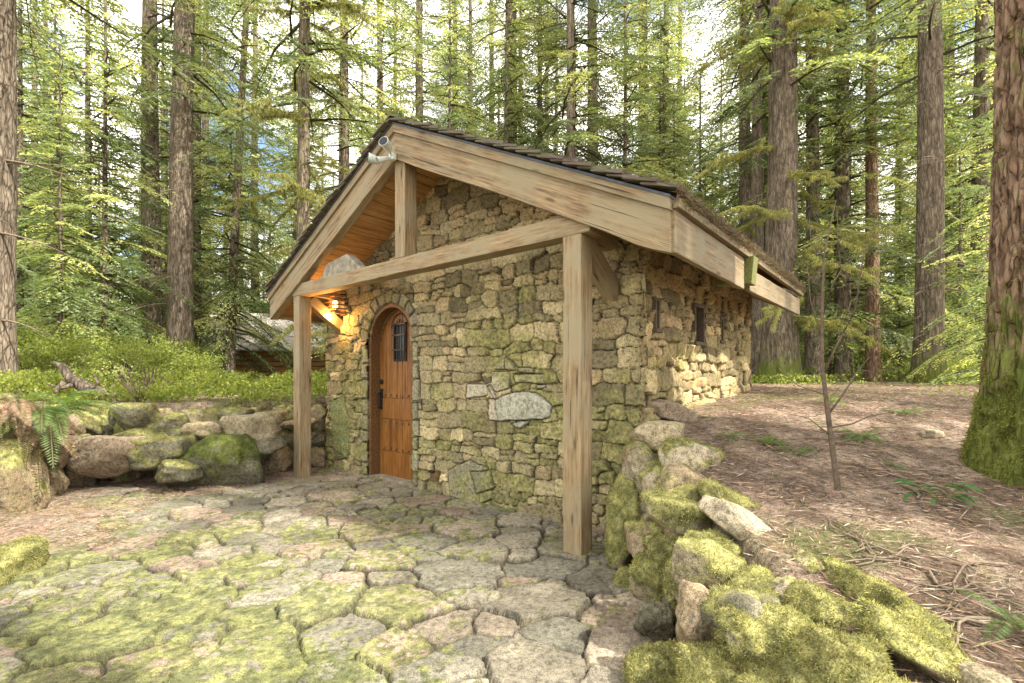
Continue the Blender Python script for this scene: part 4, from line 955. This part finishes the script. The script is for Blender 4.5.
for (u, Y, k, sc) in [(60, 12, 'young', .9), (105, 13, 'young2', .9), (20, 14, 'young2', 1), (270, 27, 'young2', .9), (195, 20, 'young2', .8), (830, 17, 'young', .7), (900, 16, 'young', .75), (960, 14, 'young', .8), (850, 20, 'young2', .9), (1000, 9.5, 'young', .7), (700, 20, 'young2', 1), (660, 18, 'young2', .9), (450, 16, 'young2', 1.), (380, 17, 'mid', 1.), (540, 19, 'mid', 1), (625, 16, 'young2', 1.1), (420, 20, 'tall_low', 1), (900, 24, 'tall_low', 1), (985, 18, 'mid', 1), (470, 25, 'mid', 1.25), (455, 31, 'tall_low', 1.2), (665, 25, 'mid', 1.25), (680, 32, 'tall_low', 1.2), (640, 29, 'mid', 1.3), (255, 28, 'tall_low', 1.1), (300, 32, 'mid', 1.3), (35, 22, 'mid', 1.1)]:
    x, y = tp(u, Y); put(k, x, y, sc)
# unseen trees outside the frame, the sparse ones added sunward to dapple the light
for (x, y, k, sc) in [(9.5, -.6, 'shade', 1), (13.5, -3.2, 'shade', 1), (11, -4.6, 'shade', .85), (7.4, -3.4, 'shade', .8), (15, -9, 'tall_high', 1), (12.5, 3.5, 'tall_high', .95), (18, -1.5, 'tall_high', 1.1), (-2, -9, 'tall_high', 1), (-8, -5, 'tall_low', 1), (-11, 3, 'tall_high', 1), (16, 8, 'tall_high', 1), (3, -12, 'mid', 1.1), (-13, 9, 'mid', 1), (22, -9, 'tall_low', 1)]:
    put(k, x, y, sc)

# ------------------------------------------------------------------ far cabin
fx, fy = -9.2, 21.5; fc = empty('timber_cabin', (fx, fy, tz(fx, fy)), R(24)); tag(fc, 'distant timber cabin with a sun bleached shake roof among the trees', 'cabin')
s = MB()
for k in range(7): s.box(-3, 3, -2.2, 2.2, -.2 + k * .2, -.02 + k * .2)
s.build('wall', M['log_wood'], fc, bevel=.03)
for q in (-1, 1):
    s = MB()
    for r_ in range(16):
        x_ = -3.6
        while x_ < 3.6:
            wd = rnd.uniform(.15, .35); a = 3.2 * (1 - r_ / 16); Mx = Matrix.Translation((0, 0, 2.8)) @ Matrix.Rotation(R(-31) * q, 4, 'X')
            s.box(x_, x_ + wd - .015, min(q * (a - .28), q * a), max(q * (a - .28), q * a), .0 + rnd.uniform(0, .03), .05 + rnd.uniform(0, .03), Mx); x_ += wd
    s.build('roof', M['pale_shingle'], fc)
s = MB(); s.prism([(-2.2, 1.2), (0, 2.6), (2.2, 1.2)], -2.95, 2.95); me_ = s.mesh('gable'); me_.transform(Matrix.Rotation(R(90), 4, 'Z')); link('gable', me_, M['log_wood'], fc)
s = MB(); s.box(.8, 1.7, -2.24, -2.18, .5, 1.05); wn = s.build('window', M['black'], fc)

# ------------------------------------------------------------------ undergrowth
def leafy(name, n, fn, lab, cat, mat='leaves', Lr=(.03, .07), ratio=.33, cols=((.12, .16, .03), (.34, .39, .09)), spread=.6, kind=None, parent=None):
    P = fn(n); c = mixv(np.array(cols[0]), np.array(cols[1]), rng.random(len(P)))
    L = rng.uniform(Lr[0], Lr[1], len(P)); V, Fc, C = blades(P, np.tile((0, -.1, .45), (len(P), 1)), L, L * ratio, c, tip=.5, spread=spread)
    o = link(name, npmesh(name, V, Fc, C, False), M[mat], parent)
    if lab: tag(o, lab, cat, kind=kind)
    return o
def gc_left(n):
    x = rng.uniform(-22, -2.2, n * 3); y = 7.0 + 17 * rng.random(n * 3) ** 1.5
    P = np.stack([x, y], 1); d = polydist(x, y); rel = P - C0; lx2 = -(rel @ D1); ly2 = rel @ D2
    k = (fbm(P, .55, 71, 4) > -.22) & (d > .12) & ~((np.abs(lx2) < 2.9) & (ly2 > .5) & (ly2 < 4.4)) & (x > -1.25 * y); x, y = x[k][:n], y[k][:n]
    hgt = .08 + .38 * sstep(-.3, .5, fbm(np.stack([x, y], 1), 1.1, 72, 3)); return np.stack([x, y, terrain(x, y) + rng.random(len(x)) ** .6 * hgt], 1)
leafy('ground_cover', 85000, gc_left, 'bright green leafy ground cover across the forest floor left of the cabin', 'ground cover', kind='stuff')
def gc_right(n):
    x = rng.uniform(2, 24, n * 3); y = rng.uniform(6.5, 24, n * 3); P = np.stack([x, y], 1); k = (fbm(P, .8, 81, 4) > .32 - .42 * sstep(7, 13, y)); x, y = x[k][:n], y[k][:n]
    return np.stack([x, y, terrain(x, y) + rng.random(len(x)) * .22], 1)
leafy('ground_cover', 26000, gc_right, 'patchy green ground cover on the far forest floor right of the cabin', 'ground cover', kind='stuff')
# shrubs
def shrub_mesh(seed, h=1.0, r=.7, n=2600, L=(.03, .06), cols=((.11, .15, .03), (.30, .35, .08))):
    rg = np.random.default_rng(seed); st = MB(); P = []
    for k in range(26):
        az = rg.uniform(0, 6.28); rr = r * rg.random() ** .5; hh = h * rg.uniform(.5, 1); p2 = np.array((math.cos(az) * rr, math.sin(az) * rr, hh)); p1 = np.array((p2[0] * .35, p2[1] * .35, hh * .6))
        st.tube([(0, 0, -.05), p1, p2], [.008, .005, .002], 4, False)
        for _ in range(n // 26):
            t = rg.uniform(.35, 1.05); q = (p1 * (1 - t) + p2 * t) if t > .3 else p1; P.append(q + rg.normal(0, .075 * h, 3) * (1, 1, .6))
    P = np.array(P); P[:, 2] = np.abs(P[:, 2]); c = mixv(np.array(cols[0]), np.array(cols[1]), rg.random(len(P))); Ls_ = rg.uniform(*L, len(P))
    V, Fc, C = blades(P, np.tile((0, 0, .3), (len(P), 1)), Ls_, Ls_ * .36, c, tip=.5, rg=rg, spread=.8)
    return npmesh('foliage', V, Fc, C, False), st.mesh('stems', True)
SH = [shrub_mesh(401), shrub_mesh(402, 1.3, .9, 3400), shrub_mesh(403, .7, .8, 2400)]
def shrub(x, y, k, sc, lab, group=None):
    t = empty('shrub', (x, y, tz(x, y)), rnd.uniform(0, 6)); t.scale = (sc,) * 3; tag(t, lab, 'shrub', group); link('foliage', SH[k][0], M['leaves'], t); link('stems', SH[k][1], M['twig'], t); return t
shrub(*tp(150, 9), 1, .85, 'rounded green shrub at the foot of the straight grey trunk')
shrub(*tp(60, 9.5), 0, 1.1, 'loose bright shrub between the left edge trunk and the straight grey trunk')
shrub(*tp(225, 10.5), 2, .6, 'low shrub in front of the distant cabin')
shrub(*tp(100, 12), 1, 1.2, 'tall shrub behind the dark stump at left')
for (u, Y, k, s_) in [(20, 11, 1, 1.1), (190, 13, 1, 1.), (200, 11, 0, .8), (320, 15, 2, .6), (130, 15, 1, 1.2), (40, 15, 1, 1.4), (165, 16, 1, .9), (-20, 10, 1, 1.2), (170, 11, 2, .9)]:
    shrub(*tp(u, Y), k, s_, 'leafy shrub in the undergrowth left of the cabin', 'shrubs left of the cabin')
for (u, Y, k, s_) in [(800, 15, 2, .7), (850, 17, 0, .8), (905, 14, 2, .7), (960, 12, 0, .6), (1000, 11, 2, .8), (890, 19, 1, .9), (770, 13.5, 2, .5)]:
    shrub(*tp(u, Y), k, s_, 'leafy shrub in the undergrowth right of the cabin', 'shrubs right of the cabin')
# ferns
def frond_mesh(L, seed, col0, col1, arch_=.5, n=34):
    rg = np.random.default_rng(seed); m = MB(); V = []; Fc = []; C = []
    sp_ = [np.array((s * L * .8, 0, s * L * .75 * (1 - s * arch_ * 1.5))) for s in np.linspace(0, 1, n)]
    for i in range(2, n):
        s = i / n; w_ = L * .16 * math.sin(math.pi * min(1, s * 1.02)) ** .6 * (1 - .35 * s) + .004
        t = sp_[i] - sp_[i - 1]; t /= np.linalg.norm(t)
        for q in (-1, 1):
            a = sp_[i]; tipp = a + np.array((0, q, 0)) * w_ + t * w_ * .25 - np.array((0, 0, w_ * .25)) + rg.normal(0, .003, 3); hw = t * L / n * .42
            mid = (a + tipp) / 2; k = len(V); V += [a - hw * .8, mid - hw, tipp, mid + hw * .9]; Fc.append((k, k + 1, k + 2, k + 3)); cc = np.array(col0) + (np.array(col1) - np.array(col0)) * rg.random(); C += [cc] * 4
    for i in range(n - 1):
        k = len(V); b_ = np.array((0, .0025, 0)); V += [sp_[i] - b_, sp_[i] + b_, sp_[i + 1] + b_, sp_[i + 1] - b_]; Fc.append((k, k + 1, k + 2, k + 3)); C += [np.array((.12, .12, .04))] * 4
    return npmesh('frond', np.array(V), np.array(Fc), np.array(C), False)
FG = [frond_mesh(.62, 501 + k, (.06, .11, .03), (.16, .24, .07), .6 + .2 * k, 46) for k in range(3)]
FB = [frond_mesh(.5, 511 + k, (.13, .085, .05), (.34, .23, .15), .8 + .25 * k, 44) for k in range(2)]
def fern(x, y, z, n, sc, lab, brown=0, face=None, spread=6.28):
    t = empty('sword_fern', (x, y, z)); t.scale = (sc,) * 3; tag(t, lab, 'fern')
    for k in range(n):
        o = link('frond', rnd.choice(FG), M['leaves'], t); az = (face or 0) + spread * ((k + .5) / n - .5) + rnd.uniform(-.2, .2); o.rotation_euler = (0, rnd.uniform(-.35, .25), az); s_ = rnd.uniform(.75, 1.1); o.scale = (s_,) * 3
    for k in range(brown):
        o = link('dead_frond', rnd.choice(FB), M['litter'], t); az = (face or 0) + spread * rnd.uniform(-.5, .5); o.rotation_euler = (rnd.uniform(-.7, .7), rnd.uniform(-.1, .7), az + rnd.uniform(-.3, .3)); s_ = rnd.uniform(.5, 1.0); o.scale = (s_,) * 3
    return t
x, y, z = px(44, 420, 5.2)
fern(x, y, z, 24, 1.45, 'large sword fern with hanging green and brown fronds above the left boulders', 9, face=-.9, spread=4.5)
x, y, z = px(16, 404, 4.85); fern(x, y, z, 2, 1.2, 'withered pinkish brown fern on top of the left boulders', 24, face=-1.2, spread=5)
x, y, z = px(195, 408, 7.3); fern(x, y, z, 10, .75, 'low dark fern on top of the back wall left of the porch')
x, y, z = px(115, 425, 6.6); fern(x, y, z, 7, .7, 'small pale fern hanging over the brown boulders', face=-1.2, spread=3.4)
for (u, v, s_, n, lab) in [(770, 446, .45, 10, 'low fern patch left of the bare sapling on the forest floor'), (862, 440, .5, 11, 'low fern patch right of the bare sapling'), (800, 455, .3, 8, 'tiny fern beside the foot of the bare sapling'), (1015, 628, .4, 8, 'fern at the lower right edge below the mossy giant'), (905, 415, .5, 9, 'far small fern between the bare sapling and the mossy giant'), (730, 440, .35, 8, 'small fern just behind the top of the stacked wall'), (895, 470, .25, 7, 'tiny fern just left of the glossy leaved plant'), (830, 405, .5, 9, 'far fern directly behind the bare sapling')]:
    x, y, z = ground_at(u, v); fern(x, y, z, n, s_, lab)
# glossy leaved plant
x, y, z = ground_at(940, 505); t = empty('glossy_plant', (x, y, z)); tag(t, 'small plant with broad glossy green leaves left of the mossy giant trunk', 'plant')
for k in range(22):
    az = rnd.uniform(0, 6.28); r = rnd.uniform(.02, .17); L = rnd.uniform(.05, .085); hh = rnd.uniform(.02, .11); W_ = L * .27
    V = []; 
    for i in range(7):
        s = i / 6; w_ = W_ * math.sin(math.pi * (.06 + .9 * s)) ** .8
        for q in (-1, 0, 1): V.append((s * L, q * w_, abs(q) * w_ * .3 - .35 * s * s * L))
    Fc = [(i * 3 + j, i * 3 + j + 1, i * 3 + j + 4, i * 3 + j + 3) for i in range(6) for j in (0, 1)]
    c = np.array((.05, .13, .035)) * rnd.uniform(.8, 1.5); o = link('leaf', npmesh('leaf', V, Fc, np.tile(c, (len(V), 1))), M['leaves'], t)
    o.location = (math.cos(az) * r, math.sin(az) * r, hh); o.rotation_euler = (rnd.uniform(-.3, .3), rnd.uniform(-.3, .3), az)
# stems for the plant
s = MB()
for k in range(7): az = k * .9; s.tube([(0, 0, -.01), (math.cos(az) * .06, math.sin(az) * .06, .05), (math.cos(az) * .15, math.sin(az) * .15, .07)], .002, 4)
s.build('stems', M['mossbranch'], t)
# bare sapling
def sapling(x, y, z, lab):
    t = empty('bare_sapling', (x, y, z)); tag(t, lab, 'sapling')
    s = MB(); k = F / y
    P = [(0, 0), (-8, 60), (-16, 125), (-16, 175), (-14, 235), (-2, 290)]; P = [(a / k * 1.0, 0, b_ / k) for a, b_ in P]
    s.tube([(P[0][0], 0, -.05)] + P, [.021, .018, .015, .012, .009, .006, .002], 10); s.build('stem', M['dark_twig'], t, smooth=True)
    for pts, r in [([(-14, 118), (-2, 150), (10, 178), (14, 230), (30, 275)], .009), ([(-10, 75), (10, 100), (24, 120), (38, 134)], .007), ([(-10, 62), (15, 66), (34, 74), (60, 78)], .006), ([(-16, 172), (-6, 205), (4, 222), (24, 240)], .006),
                   ([(-16, 150), (-26, 190), (-28, 230)], .004), ([(10, 178), (20, 190), (34, 196)], .004), ([(-8, 55), (-30, 72), (-48, 76)], .004), ([(14, 225), (4, 250), (6, 285)], .003), ([(-15, 200), (-24, 222), (-40, 250)], .003), ([(-6, 45), (12, 52), (26, 50)], .003), ([(-12, 95), (-32, 104), (-46, 122)], .004), ([(24, 120), (40, 116), (52, 122)], .003), ([(0, 152), (18, 160), (36, 158)], .003), ([(12, 200), (0, 214), (-6, 236)], .003), ([(14, 240), (28, 250), (36, 270)], .002), ([(-14, 230), (-24, 250), (-22, 276)], .003), ([(34, 74), (48, 68), (62, 66)], .002)]:
        s = MB(); dy = rnd.uniform(-.25, .25); n = len(pts); s.tube([(a / k, dy * i / n, b_ / k) for i, (a, b_) in enumerate(pts)], list(np.linspace(r, .0015, n)), 6); s.build('branch', M['dark_twig'], t, smooth=True)
x, y, z = ground_at(838, 492); sapling(x, y, z, 'thin bare sapling with forking twigs on the needle covered slope')
# stump root and dead twigs at left
x, y, z = px(95, 400, 7.2); st = empty('fallen_root', (x, y, z)); tag(st, 'dark twisted root stump lying among the green leaves at left', 'stump')
s = MB(); k = F / y
s.tube([(32 / k, 0, -12 / k), (14 / k, .0, 2 / k), (-8 / k, .1, 8 / k), (-28 / k, .05, 22 / k), (-36 / k, .05, 34 / k), (-42 / k, 0, 38 / k)], [.10, .12, .11, .07, .05, .02], 12); s.build('root', M['bark'], st, smooth=True)
for pts in ([(-28, 18), (-38, 6), (-36, -6)], [(10, 0), (20, 12), (22, 22)], [(-20, 15), (-30, 12), (-44, 16)], [(0, 5), (6, 18), (2, 26)]):
    s = MB(); s.tube([(a / k, -.05, b_ / k) for a, b_ in pts], [.04, .025, .008], 8); s.build('root_limb', M['bark'], st, smooth=True)
x, y, z = px(140, 412, 7.1); tw = empty('dead_bush', (x, y, tz(x, y))); tag(tw, 'bleached leafless twiggy bush behind the low back wall', 'bush')
for k in range(12):
    s = MB(); az = rnd.uniform(0, 6.28); h = rnd.uniform(.3, .6); a = rnd.uniform(.1, .35); c_, s_ = math.cos(az), math.sin(az)
    s.tube([(0, 0, -.03), (c_ * a * .4, s_ * a * .4, h * .35), (c_ * a * .9, s_ * a * .9, h * .7), (c_ * a * .9 + .05, s_ * a, h)], [.014, .010, .007, .002], 6); s.build('branch', M['twig'], tw, smooth=True)

# ------------------------------------------------------------------ litter
def litter(name, n, xr, yr, lab, Lr=(.02, .07), seed=0, patio=False, wd=.0013):
    rg = np.random.default_rng(seed); x = rg.uniform(*xr, n * 2); y = yr[0] + (yr[1] - yr[0]) * rg.random(n * 2) ** 1.5; d = polydist(x, y)
    if patio: k = (d < .3) & (d > -.95 + .6 * fbm(np.stack([x, y], 1), 2, 59, 4))
    else: k = (d > .12)
    rel = np.stack([x, y], 1) - C0; lx2 = -(rel @ D1); ly2 = rel @ D2; k &= ~((lx2 > -2.7) & (lx2 < 2.5) & (ly2 > .55) & (ly2 < 4.2))
    x, y = x[k][:n], y[k][:n]; z = np.maximum(terrain(x, y), -.0) + rg.uniform(.001, .02, len(x)); n = len(x)
    az = rg.uniform(0, 6.28, n); d_ = np.stack([np.cos(az), np.sin(az), rg.normal(0, .16, n)], 1); L = rg.uniform(*Lr, n) * (1 + 1.5 * (rg.random(n) < .06))
    c = mixv(np.array((.10, .06, .04)), np.array((.46, .32, .235)), rg.random(n)); g_ = rg.random(n) < .07; c[g_] = np.array((.14, .16, .05)); p = rg.random(n) < .1; c[p] = np.array((.42, .36, .29))
    V, Fc, C = blades(np.stack([x, y, z], 1), d_, L, rg.uniform(.6, 1.6, n) * wd, c, tip=.5, rg=rg, spread=.05)
    tag(link(name, npmesh(name, V, Fc, C, False), M['litter']), lab, 'forest litter', kind='stuff')
litter('needle_litter', 130000, (.9, 10), (.8, 11), 'brown needles and fine twigs covering the slope right of the wall', Lr=(.02, .09), seed=1, wd=.0019)
litter('needle_litter', 34000, (-6.5, -2.9), (3.2, 8), 'reddish needles drifted along the left edge of the patio', seed=2, patio=True, wd=.0016)
# fallen branches on the slope
for i in range(34):
    u = rnd.uniform(700, 1010); v = rnd.uniform(405, 640); x, y, z = ground_at(u, v)
    if polydist(np.array([x]), np.array([y]))[0] < .45: continue
    s = MB(); az = rnd.uniform(0, 6.28); L = rnd.uniform(.2, .75); pts = []
    for k in range(7):
        t_ = (k / 6 - .5) * L; xx = x + math.cos(az) * t_ - math.sin(az) * .15 * L * math.sin(t_ * 5 / L); yy = y + math.sin(az) * t_ + math.cos(az) * .15 * L * math.sin(t_ * 5 / L); pts.append((xx - x, yy - y, tz(xx, yy) + .012 - z))
    s.tube(pts, list(np.linspace(rnd.uniform(.004, .008), .002, 7)), 6)
    for _ in range(3):
        q = rnd.randrange(1, 5); a2 = az + rnd.choice((-.8, .8)); l2 = L * .3; p = Vector(pts[q]); s.tube([p, p + Vector((math.cos(a2) * l2, math.sin(a2) * l2, .012))], [.003, .0015], 5)
    o = s.build('fallen_twig', M['twig'], smooth=True); o.location = (x, y, z); q_ = ('long' if L > .5 else 'short'); w_ = 'beside the mossy stacked wall' if u < 800 else 'between the bare sapling and the mossy giant' if v < 500 else 'in the lower right corner'; tag(o, q_ + ' bare fallen twig on the slope ' + w_, 'twig', q_ + ' fallen twigs ' + w_)
